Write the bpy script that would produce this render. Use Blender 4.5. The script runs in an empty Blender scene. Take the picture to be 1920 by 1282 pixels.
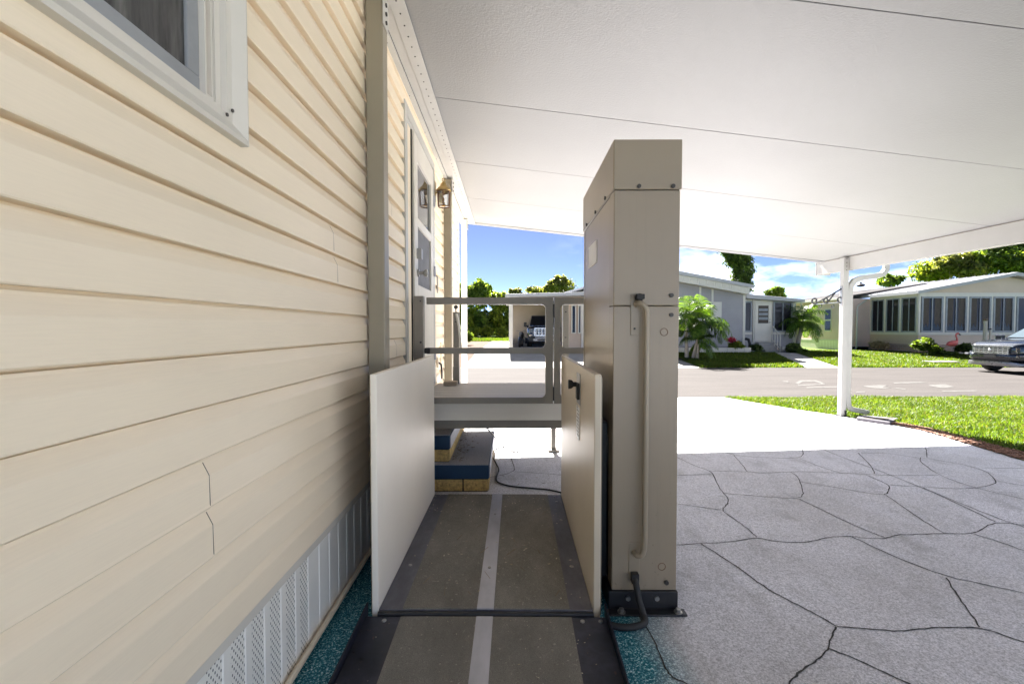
import bpy, bmesh, math, random
import numpy as np
from mathutils import Vector, Matrix
random.seed(7); rng = np.random.default_rng(7)
S = bpy.context.scene
COL = S.collection
R = math.radians

# ------------------------------------------------------------------ camera
F = 853.0; PITCH = math.atan(25/853.0); YAW = math.atan(7/853.0); H = 1.25
cam = bpy.data.cameras.new('camera'); camo = bpy.data.objects.new('camera', cam); COL.objects.link(camo)
cam.sensor_width = 36.0; cam.lens = 36.0*F/1920.0; cam.clip_start = 0.05; cam.clip_end = 2000
camo.location = (0, 0, H); camo.rotation_euler = (R(90)-PITCH, 0, -YAW)
S.camera = camo

def ray(px, py):          # survey helper: a sight line measured in the photograph
    x = (px-960)/F; y = -(py-641)/F
    c, s = math.cos(PITCH), math.sin(PITCH)
    f = c+y*s; u = y*c-s
    cy, sy = math.cos(YAW), math.sin(YAW)
    return Vector((x*cy+f*sy, -x*sy+f*cy, u))

# terrain profile, metres along the drive
PROF = [(-200, 0), (5.5, 0), (9.6, -.22), (17, -.22), (21, .10), (26, .12), (40, .5), (260, .5)]
def zg(y):
    for (a, za), (b, zb) in zip(PROF, PROF[1:]):
        if y <= b: return za+(zb-za)*(y-a)/(b-a)
    return .5
def gnd(px, py):
    d = ray(px, py); z = 0
    for _ in range(40):
        t = (z-H)/d.z; z = .5*z+.5*zg(d.y*t)
    t = (z-H)/d.z
    return d.x*t, d.y*t

# ------------------------------------------------------------------ materials
def lin(c):
    return tuple(((v/12.92) if v <= .04045 else ((v+.055)/1.055)**2.4) for v in c)
class NT:
    def __init__(s, name):
        s.m = bpy.data.materials.new(name); s.m.use_nodes = True
        s.t = s.m.node_tree; s.n = s.t.nodes; s.l = s.t.links
        s.b = s.n['Principled BSDF']; s.out = s.n['Material Output']
    def new(s, t, **k):
        n = s.n.new(t)
        for a, v in k.items(): setattr(n, a, v)
        return n
    def link(s, a, b): s.l.new(a, b)
    def pos(s):
        g = s.new('ShaderNodeNewGeometry'); return g.outputs['Position']
    def objc(s):
        return s.new('ShaderNodeTexCoord').outputs['Object']
    def map(s, src, scale=(1, 1, 1), loc=(0, 0, 0)):
        m = s.new('ShaderNodeMapping'); s.link(src, m.inputs[0]); m.inputs['Scale'].default_value = scale; m.inputs['Location'].default_value = loc
        return m.outputs[0]
    def noise(s, src, scale, detail=3, rough=.55):
        n = s.new('ShaderNodeTexNoise'); s.link(src, n.inputs['Vector']); n.inputs['Scale'].default_value = scale
        n.inputs['Detail'].default_value = detail; n.inputs['Roughness'].default_value = rough
        return n.outputs['Fac']
    def ramp(s, src, stops):
        r = s.new('ShaderNodeValToRGB'); s.link(src, r.inputs[0]); e = r.color_ramp.elements
        while len(e) < len(stops): e.new(.5)
        for el, (p, c) in zip(e, stops): el.position = p; el.color = (c if len(c) == 4 else (*c, 1))
        return r.outputs[0]
    def math(s, op, a, b=None, c=None):
        n = s.new('ShaderNodeMath', operation=op)
        for i, v in enumerate((a, b, c)):
            if v is None: continue
            if isinstance(v, (int, float)): n.inputs[i].default_value = v
            else: s.link(v, n.inputs[i])
        return n.outputs[0]
    def mix(s, fac, a, b, mode='MIX'):
        n = s.new('ShaderNodeMix', data_type='RGBA', blend_type=mode)
        for i, v in ((0, fac), (6, a), (7, b)):
            if isinstance(v, (int, float)): n.inputs[i].default_value = v
            elif isinstance(v, tuple): n.inputs[i].default_value = (*v[:3], 1)
            else: s.link(v, n.inputs[i])
        return n.outputs[2]
    def bump(s, h, strength=.3, dist=.01):
        n = s.new('ShaderNodeBump'); s.link(h, n.inputs['Height']); n.inputs['Strength'].default_value = strength; n.inputs['Distance'].default_value = dist
        s.link(n.outputs[0], s.b.inputs['Normal']); return n
    def base(s, c):
        if isinstance(c, tuple): s.b.inputs['Base Color'].default_value = (*c[:3], 1)
        else: s.link(c, s.b.inputs['Base Color'])

def simple(name, col, rough=.5, metal=0, var=.12, vscale=6, bump=0, bscale=60, spec=.5, rvar=.12, stretch=(1, 1, 1), coat=0):
    k = NT(name); p = k.map(k.objc(), stretch)
    n = k.noise(p, vscale, 5, .6)
    lo = tuple(v*(1-var) for v in col); hi = tuple(min(1, v*(1+var)) for v in col)
    k.base(k.ramp(n, [(.3, lo), (.7, hi)]))
    r = k.math('MULTIPLY_ADD', k.noise(p, vscale*2.3, 3), rvar*2, rough-rvar); k.link(r, k.b.inputs['Roughness'])
    k.b.inputs['Metallic'].default_value = metal; k.b.inputs['Specular IOR Level'].default_value = spec
    if coat: k.b.inputs['Coat Weight'].default_value = coat; k.b.inputs['Coat Roughness'].default_value = .05
    if bump: k.bump(k.noise(p, bscale, 3), bump, .004)
    return k.m
def glassy(name, col, rough=.05, spec=.5):
    k = NT(name); k.base(col); k.b.inputs['Roughness'].default_value = rough; k.b.inputs['Specular IOR Level'].default_value = spec
    k.b.inputs['IOR'].default_value = 1.5
    k.bump(k.noise(k.objc(), 1.5, 1), .02, .01)
    return k.m
def leafmat(name, dark, light, trans=.45, rough=.5, dry=False):
    k = NT(name); g = k.new('ShaderNodeNewGeometry')
    n = k.noise(k.objc(), 1.3, 3)
    c1 = k.ramp(g.outputs['Random Per Island'], [(0, (.20, .17, .07)), (.07, (.14, .14, .04)), (.12, dark), (1, light)] if dry else [(0, dark), (1, light)])
    c2 = k.ramp(n, [(.35, (.62, .62, .62)), (.65, (1.2, 1.2, 1.15))])
    if dry: c2 = k.mix(.5, c2, k.ramp(k.noise(k.objc(), .9, 5, .7), [(.36, (.55, .6, .5)), (.6, (1.15, 1.12, 1.1))]))
    c = k.mix(1.0, c1, c2, 'MULTIPLY')
    k.base(c); k.b.inputs['Roughness'].default_value = rough; k.b.inputs['Specular IOR Level'].default_value = .35
    t = k.new('ShaderNodeBsdfTranslucent'); ct = k.mix(1.0, c, (1.35, 1.25, .55), 'MULTIPLY'); k.link(ct, t.inputs[0])
    m = k.new('ShaderNodeMixShader'); m.inputs[0].default_value = trans
    k.link(k.b.outputs[0], m.inputs[1]); k.link(t.outputs[0], m.inputs[2]); k.link(m.outputs[0], k.out.inputs[0])
    return k.m

M = {}
# cream lap siding: faint stretched wood grain
def siding(name, col, grime=True):
    k = NT(name); p = k.pos()
    g = k.noise(k.map(p, (1, 2.5, 60)), 4, 5, .6)
    big = k.noise(k.map(p, (1, .6, 1)), 1.6, 4)
    c = k.ramp(big, [(.3, tuple(v*.93 for v in col)), (.7, tuple(v*1.04 for v in col))])
    c = k.mix(.10, c, k.ramp(g, [(.35, tuple(v*.72 for v in col)), (.6, col)]))
    k.base(c); k.b.inputs['Roughness'].default_value = .42; k.b.inputs['Specular IOR Level'].default_value = .4
    k.bump(g, .10, .002); return k.m
M['siding'] = siding('cream_siding', (.88, .755, .575))
M['sidinggray'] = siding('gray_siding', (.36, .345, .355))
M['sidingtan'] = siding('tan_siding', (.50, .42, .33))
M['sidingmain'] = siding('pale_cream_siding', (.76, .58, .50))
M['sidingpale'] = siding('pale_siding', (.60, .475, .365))
M['white'] = simple('white_paint', (.64, .60, .53), .38, rvar=.04, var=.04, vscale=3, bump=.03, bscale=30)
M['whitedirty'] = simple('weathered_white_aluminium', (.48, .465, .43), .36, rvar=.05, var=.07, vscale=4, stretch=(1, 1, .4))
M['almond'] = simple('almond_aluminium', (.275, .24, .175), .36, rvar=.04, var=.05, vscale=3)
M['lift'] = simple('almond_powder_coat', (.290, .238, .168), .36, var=.05, vscale=2.2, rvar=.03)
k = NT('almond_powder_coat_worn_at_the_foot'); p_ = k.objc(); n1 = k.noise(p_, 2.2, 5, .6); z_ = k.new('ShaderNodeSeparateXYZ'); k.link(p_, z_.inputs[0])
lowm = k.new('ShaderNodeMapRange'); k.link(z_.outputs[2], lowm.inputs[0]); lowm.inputs[1].default_value = .7; lowm.inputs[2].default_value = .05
cc = k.ramp(n1, [(.3, (.278, .226, .160)), (.7, (.312, .254, .180))])
sp_ = k.ramp(k.noise(k.map(p_, (1, 1, .7)), 55, 4, .75), [(.63, (0, 0, 0)), (.68, (1, 1, 1))])
st_ = k.ramp(k.noise(k.map(p_, (14, 14, .5)), 3, 4, .6), [(.55, (0, 0, 0)), (.8, (1, 1, 1))])
cc = k.mix(k.math('MULTIPLY', k.math('MULTIPLY', sp_, lowm.outputs[0]), .55), cc, (.10, .06, .035)); cc = k.mix(k.math('MULTIPLY', st_, .16), cc, (.14, .115, .085))
k.base(cc); k.b.inputs['Roughness'].default_value = .37; k.bump(k.noise(p_, 1.1, 2), .05, .02); M['towerpaint'] = k.m
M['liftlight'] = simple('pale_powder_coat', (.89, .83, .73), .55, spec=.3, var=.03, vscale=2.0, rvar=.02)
M['gate'] = simple('grey_anodised_aluminium', (.23, .205, .17), .42, metal=.15, rvar=.05, var=.08, vscale=5, stretch=(1, 1, 1))
M['black'] = simple('black_steel', (.018, .018, .02), .45, var=.3, vscale=9, bump=.08, bscale=80)
k = NT('dark_painted_steel'); p_ = k.objc(); n1 = k.noise(p_, 7, 6, .7)
cc = k.ramp(n1, [(.30, (.010, .011, .017)), (.52, (.020, .022, .036)), (.72, (.050, .052, .075))])
cc = k.mix(k.ramp(k.noise(p_, 26, 4, .75), [(.64, (0, 0, 0)), (.70, (.8, .8, .8))]), cc, (.10, .06, .04)); k.base(cc)
k.link(k.ramp(n1, [(.3, (.25, .25, .25)), (.7, (.5, .5, .5))]), k.b.inputs['Roughness']); k.bump(k.noise(p_, 60, 3), .12, .003); M['blacknavy'] = k.m
M['rubber'] = simple('black_rubber', (.02, .02, .02), .7)
M['bolt'] = simple('zinc_bolt', (.35, .34, .32), .4, metal=.8)
M['screw'] = simple('dark_screw', (.06, .055, .05), .5, metal=.5)
M['rust'] = simple('brown_rust', (.17, .09, .05), .8)
M['alu'] = simple('worn_grey_aluminium', (.40, .40, .44), .42, metal=.35, var=.22, vscale=7, stretch=(1, .35, 1))
M['blue'] = simple('navy_blue_paint', (.004, .035, .085), .45, var=.15)
M['concrete'] = simple('grey_flecked_concrete', (.42, .42, .45), .8, var=.3, vscale=120, bump=.3, bscale=150)
M['stone'] = simple('yellow_split_block', (.50, .35, .13), .9, var=.45, vscale=45, bump=1.0, bscale=55)
M['deck'] = simple('grey_composite_board', (.33, .315, .295), .55, var=.10, vscale=5, bump=.12, bscale=60, stretch=(.15, 1, 1))
M['cpwhite'] = simple('white_carport_aluminium', (.40, .39, .37), .4, spec=.3, var=.05, vscale=3, rvar=.04)
M['darkconc'] = simple('dark_purple_grey_concrete', (.075, .07, .082), .9, var=.3, vscale=25, bump=.4)  # dark purplish grey tone for the splash block
M['edgegrey'] = simple('grey_roof_edge', (.25, .25, .255), .6, var=.06)
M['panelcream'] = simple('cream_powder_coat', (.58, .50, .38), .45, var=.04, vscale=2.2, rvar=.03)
M['deckrim'] = simple('pale_grey_vinyl', (.80, .76, .68), .5, var=.07, vscale=4, stretch=(.15, 1, 2))
M['darkgap'] = simple('dark_gap', (.03, .028, .025), .9)
M['jointshade'] = simple('brown_joint_and_lap_shadow', (.16, .13, .10), .8)  # for real joints and backings, and for the painted lap shadows
M['brass'] = simple('aged_brass', (.42, .30, .12), .38, metal=.9, var=.2)
M['amber'] = glassy('amber_glass', (.55, .30, .05), .15)
M['iron'] = simple('black_wrought_iron', (.03, .03, .033), .5)
M['farglass'] = glassy('dark_far_window_glass', (.012, .012, .017), .08, .22)
M['glass'] = glassy('dark_window_glass', (.035, .038, .042), .04, .6)
M['screen'] = simple('insect_screen', (.12, .12, .13), .6, var=.15, vscale=8)
k = NT('window_glass_over_net_curtain'); p_ = k.pos(); n1 = k.noise(k.map(p_, (1, 9, 1.2)), 2.2, 5, .65)
k.base(k.ramp(n1, [(.38, (.014, .014, .014)), (.62, (.075, .074, .070)), (.74, (.13, .128, .12))])); k.b.inputs['Roughness'].default_value = .12; k.b.inputs['Specular IOR Level'].default_value = .4; M['netglass'] = k.m
M['sash'] = simple('grey_window_sash', (.27, .28, .29), .4)
M['curtain'] = simple('beige_curtain', (.085, .068, .056), .8)
M['greyframe'] = simple('blue_grey_frame', (.26, .28, .31), .45)
M['roofwhite'] = simple('white_metal_roof', (.42, .42, .44), .6, spec=.2, var=.05, vscale=.8)
M['shingle'] = simple('grey_shingles', (.042, .040, .042), .95, spec=.08, var=.35, vscale=14, bump=.6, bscale=18, stretch=(2, .6, 4))
M['brick'] = None
M['paper'] = simple('white_sticker', (.85, .85, .85), .5, var=.03)
M['ink'] = simple('grey_print', (.35, .33, .30), .6)
M['wood'] = simple('weathered_wood', (.36, .29, .21), .8, var=.3, vscale=20, stretch=(.2, 1, 1))
M['bark'] = simple('grey_bark', (.20, .16, .12), .9, var=.4, vscale=9, bump=.7, bscale=18)
M['palmbark'] = simple('pale_palm_bark', (.36, .32, .27), .85, var=.35, vscale=14, bump=.6, bscale=20, stretch=(1, 1, 5))
M['mulchm'] = simple('red_brown_mulch', (.20, .11, .075), .95, var=.6, vscale=60, bump=1, bscale=60)
M['chrome'] = simple('chrome', (.42, .43, .45), .22, metal=1, var=.05)
M['carpaint'] = simple('dark_blue_metallic_paint', (.012, .018, .045), .25, metal=.4, coat=1, var=.1)
M['suvpaint'] = simple('dark_grey_blue_metallic_paint', (.02, .024, .036), .28, metal=.5, coat=1, var=.1)
M['carplastic'] = simple('black_car_plastic', (.025, .025, .028), .5)
M['carsilver'] = simple('silver_trim', (.30, .30, .32), .3, metal=.7)
M['chromegrille'] = simple('bright_chrome_mesh', (.72, .73, .74), .3, metal=.85, var=.05)
M['lens'] = glassy('headlamp_lens', (.22, .225, .24), .1)
M['carglass'] = glassy('car_glass', (.05, .07, .085), .05, .4)
M['truckglass'] = glassy('tinted_truck_glass', (.003, .006, .018), .04, .2)
M['pink'] = simple('flamingo_pink_plastic', (.80, .16, .14), .4, var=.12)
M['flower'] = leafmat('red_flowers', (.45, .01, .05), (.75, .06, .12), .3)
M['soil'] = simple('dark_bed_soil', (.05, .04, .035), .95, var=.4, vscale=30, bump=1, bscale=40)
M['leafdark'] = leafmat('dark_leaves', (.025, .055, .012), (.12, .19, .045), .5)
M['leafmid'] = leafmat('green_leaves', (.04, .085, .012), (.19, .28, .05), .55)
M['leafbright'] = leafmat('bright_leaves', (.08, .135, .015), (.30, .37, .055), .6)
M['leafolive'] = leafmat('olive_leaves', (.055, .08, .02), (.27, .29, .10), .55)
M['palmleaf'] = leafmat('palm_leaves', (.025, .075, .008), (.13, .22, .03), .45, .4)
M['grassblade'] = leafmat('grass_blades', (.035, .08, .006), (.125, .19, .02), .5, .5, dry=True)

def ground_mat():
    k = NT('lawn_ground'); p = k.pos()
    a = k.noise(p, 2.2, 6, .7); b = k.noise(p, 45, 4, .7)
    c = k.ramp(a, [(.3, (.028, .055, .006)), (.7, (.066, .11, .013))])
    c = k.mix(.55, c, k.ramp(b, [(.3, (.03, .06, .008)), (.7, (.13, .2, .03))]))
    k.base(c); k.b.inputs['Roughness'].default_value = .9; k.b.inputs['Specular IOR Level'].default_value = .1
    k.bump(b, 1, .03); return k.m
M['ground'] = ground_mat()
def slab_mat():
    k = NT('flecked_grey_driveway_coating'); p = k.pos()
    f = k.noise(p, 150, 2, .8); f2 = k.noise(p, 75, 3, .8); big = k.noise(p, 1.1, 5, .65); mid = k.noise(k.map(p, (1, .5, 1)), 5, 5, .7)
    base = k.ramp(f, [(.34, (.37, .37, .395)), (.50, (.66, .655, .695)), (.64, (.93, .92, .95))])
    base = k.mix(.45, base, k.ramp(f2, [(.35, (.34, .34, .355)), (.62, (.76, .75, .79))]))
    st = k.ramp(big, [(.34, (.84, .83, .82)), (.60, (1.06, 1.06, 1.08))])
    base = k.mix(1, base, st, 'MULTIPLY')
    base = k.mix(k.math('MULTIPLY', k.ramp(mid, [(.52, (0, 0, 0)), (.72, (1, 1, 1))]), .42), base, (.25, .243, .235))
    # teal flecked coating on the strip beside the house and round the lift
    sep = k.new('ShaderNodeSeparateXYZ'); k.link(p, sep.inputs[0])
    x, y = sep.outputs[0], sep.outputs[1]
    wob = k.math('MULTIPLY', k.math('SUBTRACT', k.noise(p, 3, 4), .5), .22)
    mx = k.new('ShaderNodeMapRange'); k.link(k.math('ADD', x, wob), mx.inputs[0]); mx.inputs[1].default_value = .50; mx.inputs[2].default_value = .72; mx.inputs[3].default_value = 1; mx.inputs[4].default_value = 0
    my = k.new('ShaderNodeMapRange'); k.link(k.math('ADD', y, wob), my.inputs[0]); my.inputs[1].default_value = 2.55; my.inputs[2].default_value = 2.95; my.inputs[3].default_value = 1; my.inputs[4].default_value = 0
    teal = k.ramp(f, [(.40, (.003, .085, .125)), (.54, (.018, .19, .25)), (.60, (.25, .52, .57)), (.68, (.72, .86, .88))])
    c = k.mix(k.math('MULTIPLY', mx.outputs[0], my.outputs[0]), base, teal)
    k.base(c); k.b.inputs['Roughness'].default_value = .62; k.b.inputs['Specular IOR Level'].default_value = .35
    k.bump(k.math('ADD', f2, k.math('MULTIPLY', mid, .6)), .35, .004); return k.m
M['slab'] = slab_mat()
def road_mat():
    k = NT('pale_asphalt'); p = k.pos()
    f = k.noise(p, 70, 3, .8); big = k.noise(k.map(p, (.35, 1.6, 1)), 1.2, 5, .65)
    c = k.ramp(f, [(.3, (.042, .039, .038)), (.7, (.070, .0645, .063))])
    c = k.mix(1, c, k.ramp(big, [(.3, (.80, .79, .79)), (.7, (1.08, 1.06, 1.05))]), 'MULTIPLY')
    k.base(c); k.b.inputs['Roughness'].default_value = .95; k.b.inputs['Specular IOR Level'].default_value = .06; k.bump(f, .4, .006); return k.m
M['road'] = road_mat()
M['conc'] = simple('pale_concrete', (.33, .315, .295), .95, spec=.1, var=.14, vscale=1.5, bump=.2, bscale=60)
M['dirt'] = simple('sandy_dirt', (.052, .030, .018), .95, spec=.1, var=.25, vscale=5, bump=.6, bscale=30)
M['roadpaint'] = simple('worn_white_road_paint', (.074, .071, .069), .95, spec=.1, var=.3, vscale=12)
M['crack'] = simple('dark_scored_groove', (.045, .043, .04), .9)
def grip_mat():
    k = NT('dark_grip_tape'); p = k.pos()
    f = k.noise(p, 420, 2, .8); big = k.noise(k.map(p, (1, .5, 1)), 5, 6, .7); w = k.noise(k.map(p, (40, 2.5, 1)), 3, 4)
    c = k.ramp(f, [(.3, (.095, .089, .081)), (.7, (.27, .258, .236))])
    c = k.mix(1, c, k.ramp(big, [(.3, (.72, .70, .66)), (.7, (1.22, 1.2, 1.15))]), 'MULTIPLY')
    sc = k.ramp(k.noise(p, 55, 2, .5), [(.67, (0, 0, 0)), (.72, (1, 1, 1))])
    c = k.mix(k.math('MULTIPLY', sc, .45), c, (.45, .42, .36))
    k.base(c); k.b.inputs['Roughness'].default_value = .75; k.bump(f, .5, .002); return k.m
M['grip'] = grip_mat()
def plate_mat():
    k = NT('dusty_dark_steel_plate'); p = k.pos()
    big = k.noise(k.map(p, (1, .4, 1)), 6, 6, .7)
    c = k.ramp(big, [(.3, (.06, .06, .075)), (.55, (.115, .115, .14)), (.75, (.20, .195, .205))])
    k.base(c); k.b.inputs['Roughness'].default_value = .42; k.b.inputs['Metallic'].default_value = .3; k.bump(k.noise(p, 200, 2), .06, .002); return k.m
M['plate'] = plate_mat()
def ceil_mat():
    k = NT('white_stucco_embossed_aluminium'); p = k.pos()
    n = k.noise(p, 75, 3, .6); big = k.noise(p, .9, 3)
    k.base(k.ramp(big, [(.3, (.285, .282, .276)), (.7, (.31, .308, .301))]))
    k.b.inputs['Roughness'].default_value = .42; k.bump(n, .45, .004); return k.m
M['ceil'] = ceil_mat()
def brick_mat():
    k = NT('pink_brown_brick'); t = k.new('ShaderNodeTexBrick'); p = k.objc()
    c = k.new('ShaderNodeCombineXYZ'); s = k.new('ShaderNodeSeparateXYZ'); k.link(p, s.inputs[0])
    k.link(k.math('ADD', s.outputs[0], s.outputs[1]), c.inputs[0]); k.link(s.outputs[2], c.inputs[1])
    k.link(c.outputs[0], t.inputs[0]); t.inputs['Scale'].default_value = 2.2
    t.inputs['Color1'].default_value = (.42, .28, .22, 1); t.inputs['Color2'].default_value = (.34, .24, .20, 1); t.inputs['Mortar'].default_value = (.45, .40, .36, 1)
    t.inputs['Mortar Size'].default_value = .02
    k.base(t.outputs[0]); k.b.inputs['Roughness'].default_value = .9; return k.m
M['brick'] = brick_mat()
def skirt_mat(holes):
    k = NT('perforated_white_skirting' if holes else 'plain_white_skirting'); p = k.pos()
    col = (.90, .875, .81)
    n = k.noise(p, 4, 4); c = k.ramp(n, [(.3, tuple(v*.92 for v in col)), (.7, col)])
    k.b.inputs['Roughness'].default_value = .35
    if holes:   # punched ventilation holes, a staggered 11 mm grid
        s = k.new('ShaderNodeSeparateXYZ'); k.link(p, s.inputs[0]); u = k.math('MULTIPLY', s.outputs[1], 2*math.pi/.0165); v = k.math('MULTIPLY', s.outputs[2], 2*math.pi/.026)
        h = k.math('MULTIPLY', k.math('COSINE', u), k.math('COSINE', v))
        hole = k.math('GREATER_THAN', h, .55)
        c = k.mix(hole, c, (.10, .10, .10))
    k.base(c); return k.m
M['skirtholes'] = skirt_mat(True); M['skirtplain'] = skirt_mat(False)

# ------------------------------------------------------------------ mesh builder
class MB:
    def __init__(s): s.v = []; s.f = []; s.m = []
    def add(s, vs, fs, mi=0, mat=None):
        o = len(s.v)
        if mat is not None: vs = [tuple(mat @ Vector(v)) for v in vs]
        s.v += [tuple(v) for v in vs]; s.f += [tuple(i+o for i in f) for f in fs]; s.m += [mi]*len(fs); return s
    def box(s, x0, x1, y0, y1, z0, z1, mi=0, mat=None):
        vs = [(x0, y0, z0), (x1, y0, z0), (x1, y1, z0), (x0, y1, z0), (x0, y0, z1), (x1, y0, z1), (x1, y1, z1), (x0, y1, z1)]
        return s.add(vs, [(0, 3, 2, 1), (4, 5, 6, 7), (0, 1, 5, 4), (1, 2, 6, 5), (2, 3, 7, 6), (3, 0, 4, 7)], mi, mat)
    def hexa(s, vs, mi=0):
        return s.add(vs, [(0, 3, 2, 1), (4, 5, 6, 7), (0, 1, 5, 4), (1, 2, 6, 5), (2, 3, 7, 6), (3, 0, 4, 7)], mi)
    def prism(s, poly, axis, a, b, mi=0, mat=None):   # poly in the two other axes
        n = len(poly)
        def P(p, t):
            return {'x': (t, p[0], p[1]), 'y': (p[0], t, p[1]), 'z': (p[0], p[1], t)}[axis]
        vs = [P(p, a) for p in poly]+[P(p, b) for p in poly]
        fs = [tuple(range(n))[::-1], tuple(range(n, 2*n))]+[(i, (i+1) % n, n+(i+1) % n, n+i) for i in range(n)]
        return s.add(vs, fs, mi, mat)
    def tube(s, pts, r, n=10, mi=0, cap=True):
        pts = [Vector(p) for p in pts]; rs = r if isinstance(r, (list, tuple)) else [r]*len(pts)
        o = len(s.v); up = None; vs = []
        for i, p in enumerate(pts):
            t = (pts[min(i+1, len(pts)-1)]-pts[max(i-1, 0)]).normalized()
            if up is None:
                up = Vector((0, 0, 1)) if abs(t.z) < .9 else Vector((1, 0, 0))
            a = (up-t*up.dot(t)).normalized(); up = a; b = t.cross(a)
            for j in range(n):
                an = 2*math.pi*j/n; vs.append(p+(a*math.cos(an)+b*math.sin(an))*rs[i])
        fs = []
        for i in range(len(pts)-1):
            for j in range(n): fs.append((i*n+j, i*n+(j+1) % n, (i+1)*n+(j+1) % n, (i+1)*n+j))
        if cap: fs += [tuple(range(n))[::-1], tuple(range((len(pts)-1)*n, len(pts)*n))]
        return s.add(vs, fs, mi)
    def cyl(s, c, axis, r, h, n=16, mi=0, r2=None):
        d = {'x': Vector((1, 0, 0)), 'y': Vector((0, 1, 0)), 'z': Vector((0, 0, 1))}[axis]; c = Vector(c)
        return s.tube([c, c+d*h], [r, r if r2 is None else r2], n, mi)
    def lathe(s, c, prof, n=16, mi=0):
        c = Vector(c); vs = []; fs = []
        for r, z in prof:
            for j in range(n): a = 2*math.pi*j/n; vs.append((c.x+r*math.cos(a), c.y+r*math.sin(a), c.z+z))
        for i in range(len(prof)-1):
            for j in range(n): fs.append((i*n+j, i*n+(j+1) % n, (i+1)*n+(j+1) % n, (i+1)*n+j))
        return s.add(vs, fs, mi)
    def ball(s, c, r, n=12, mi=0):
        m = n//2; prof = [(max(1e-4, r[0]*math.sin(math.pi*i/m)), -r[1]*math.cos(math.pi*i/m)) for i in range(m+1)] if isinstance(r, tuple) else [(max(1e-4, r*math.sin(math.pi*i/m)), -r*math.cos(math.pi*i/m)) for i in range(m+1)]
        return s.lathe(c, prof, n, mi)
    def build(s, name, mats, parent=None, bevel=0, smooth=False, local=False, seg=2):
        if not isinstance(mats, (list, tuple)): mats = [mats]
        off = Vector((0, 0, 0))
        if parent is not None and not local:
            q = parent
            while q: off += q.location; q = q.parent
        me = bpy.data.meshes.new(name)
        me.from_pydata([tuple(Vector(v)-off) for v in s.v], [], s.f)
        for m in mats: me.materials.append(m)
        me.polygons.foreach_set('material_index', s.m)
        if smooth: me.polygons.foreach_set('use_smooth', [True]*len(s.f))
        me.update()
        o = bpy.data.objects.new(name, me); COL.objects.link(o)
        if parent is not None: o.parent = parent
        if smooth:
            try: me.set_sharp_from_angle(angle=R(40))
            except Exception: pass
        if bevel:
            b = o.modifiers.new('bevel', 'BEVEL'); b.width = bevel; b.segments = seg; b.limit_method = 'ANGLE'; b.angle_limit = R(40)
        return o
def pieces(m, near=.03):
    par = list(range(len(m.v)))
    def find(a):
        while par[a] != a: par[a] = par[par[a]]; a = par[a]
        return a
    for f in m.f:
        for i in f[1:]: par[find(i)] = find(f[0])
    comp = {}
    for fi, f in enumerate(m.f): comp.setdefault(find(f[0]), []).append(fi)
    out = []
    for fs in comp.values():
        vs = {i for fi in fs for i in m.f[fi]}; P = [Vector(m.v[i]) for i in vs]
        lo = Vector([min(p[k] for p in P) for k in range(3)]); hi = Vector([max(p[k] for p in P) for k in range(3)])
        out.append([lo, hi, fs])
    done = False
    while not done:
        done = True
        for i in range(len(out)):
            for j in range(i+1, len(out)):
                if all(out[i][0][k]-near <= out[j][1][k] and out[j][0][k]-near <= out[i][1][k] for k in range(3)):
                    out[i] = [Vector(map(min, out[i][0], out[j][0])), Vector(map(max, out[i][1], out[j][1])), out[i][2]+out[j][2]]; out.pop(j); done = False; break
            if not done: break
    res = []
    for _, _, fs in out:
        n = MB(); mp = {}
        for fi in fs:
            f = []
            for i in m.f[fi]:
                if i not in mp: mp[i] = len(n.v); n.v.append(m.v[i])
                f.append(mp[i])
            n.f.append(tuple(f)); n.m.append(m.m[fi])
        res.append(n)
    return res
def bits(m, name, mats, parent=None, near=.03, **k):
    return [q.build(name, mats, parent, **k) for q in pieces(m, near)]
def box(name, mats, parent, *d, bevel=0, local=False):
    return MB().box(*d).build(name, mats, parent, bevel, local=local)
def tag(o, label=None, cat=None, group=None, kind=None):
    if label: o['label'] = label
    if cat: o['category'] = cat
    if group: o['group'] = group
    if kind: o['kind'] = kind
    return o
def thing(name, label, cat, loc=(0, 0, 0), rotz=0, group=None):
    o = bpy.data.objects.new(name, None); COL.objects.link(o); o.location = loc; o.rotation_euler = (0, 0, rotz); o.empty_display_size = .2
    return tag(o, label, cat, group)
def raw(name, verts, faces, mats, parent=None):
    me = bpy.data.meshes.new(name); nf = len(faces); k = faces.shape[1]
    me.vertices.add(len(verts)); me.vertices.foreach_set('co', verts.astype(np.float32).ravel())
    me.loops.add(nf*k); me.loops.foreach_set('vertex_index', faces.astype(np.int32).ravel())
    me.polygons.add(nf); me.polygons.foreach_set('loop_start', np.arange(0, nf*k, k, dtype=np.int32)); me.polygons.foreach_set('loop_total', np.full(nf, k, dtype=np.int32))
    me.materials.append(mats); me.update(calc_edges=True); me.validate()
    o = bpy.data.objects.new(name, me); COL.objects.link(o)
    if parent is not None: o.parent = parent
    return o
def copy_tree(o, parent=None):
    c = o.copy(); COL.objects.link(c); c.parent = parent
    for ch in list(o.children): copy_tree(ch, c)
    return c

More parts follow.
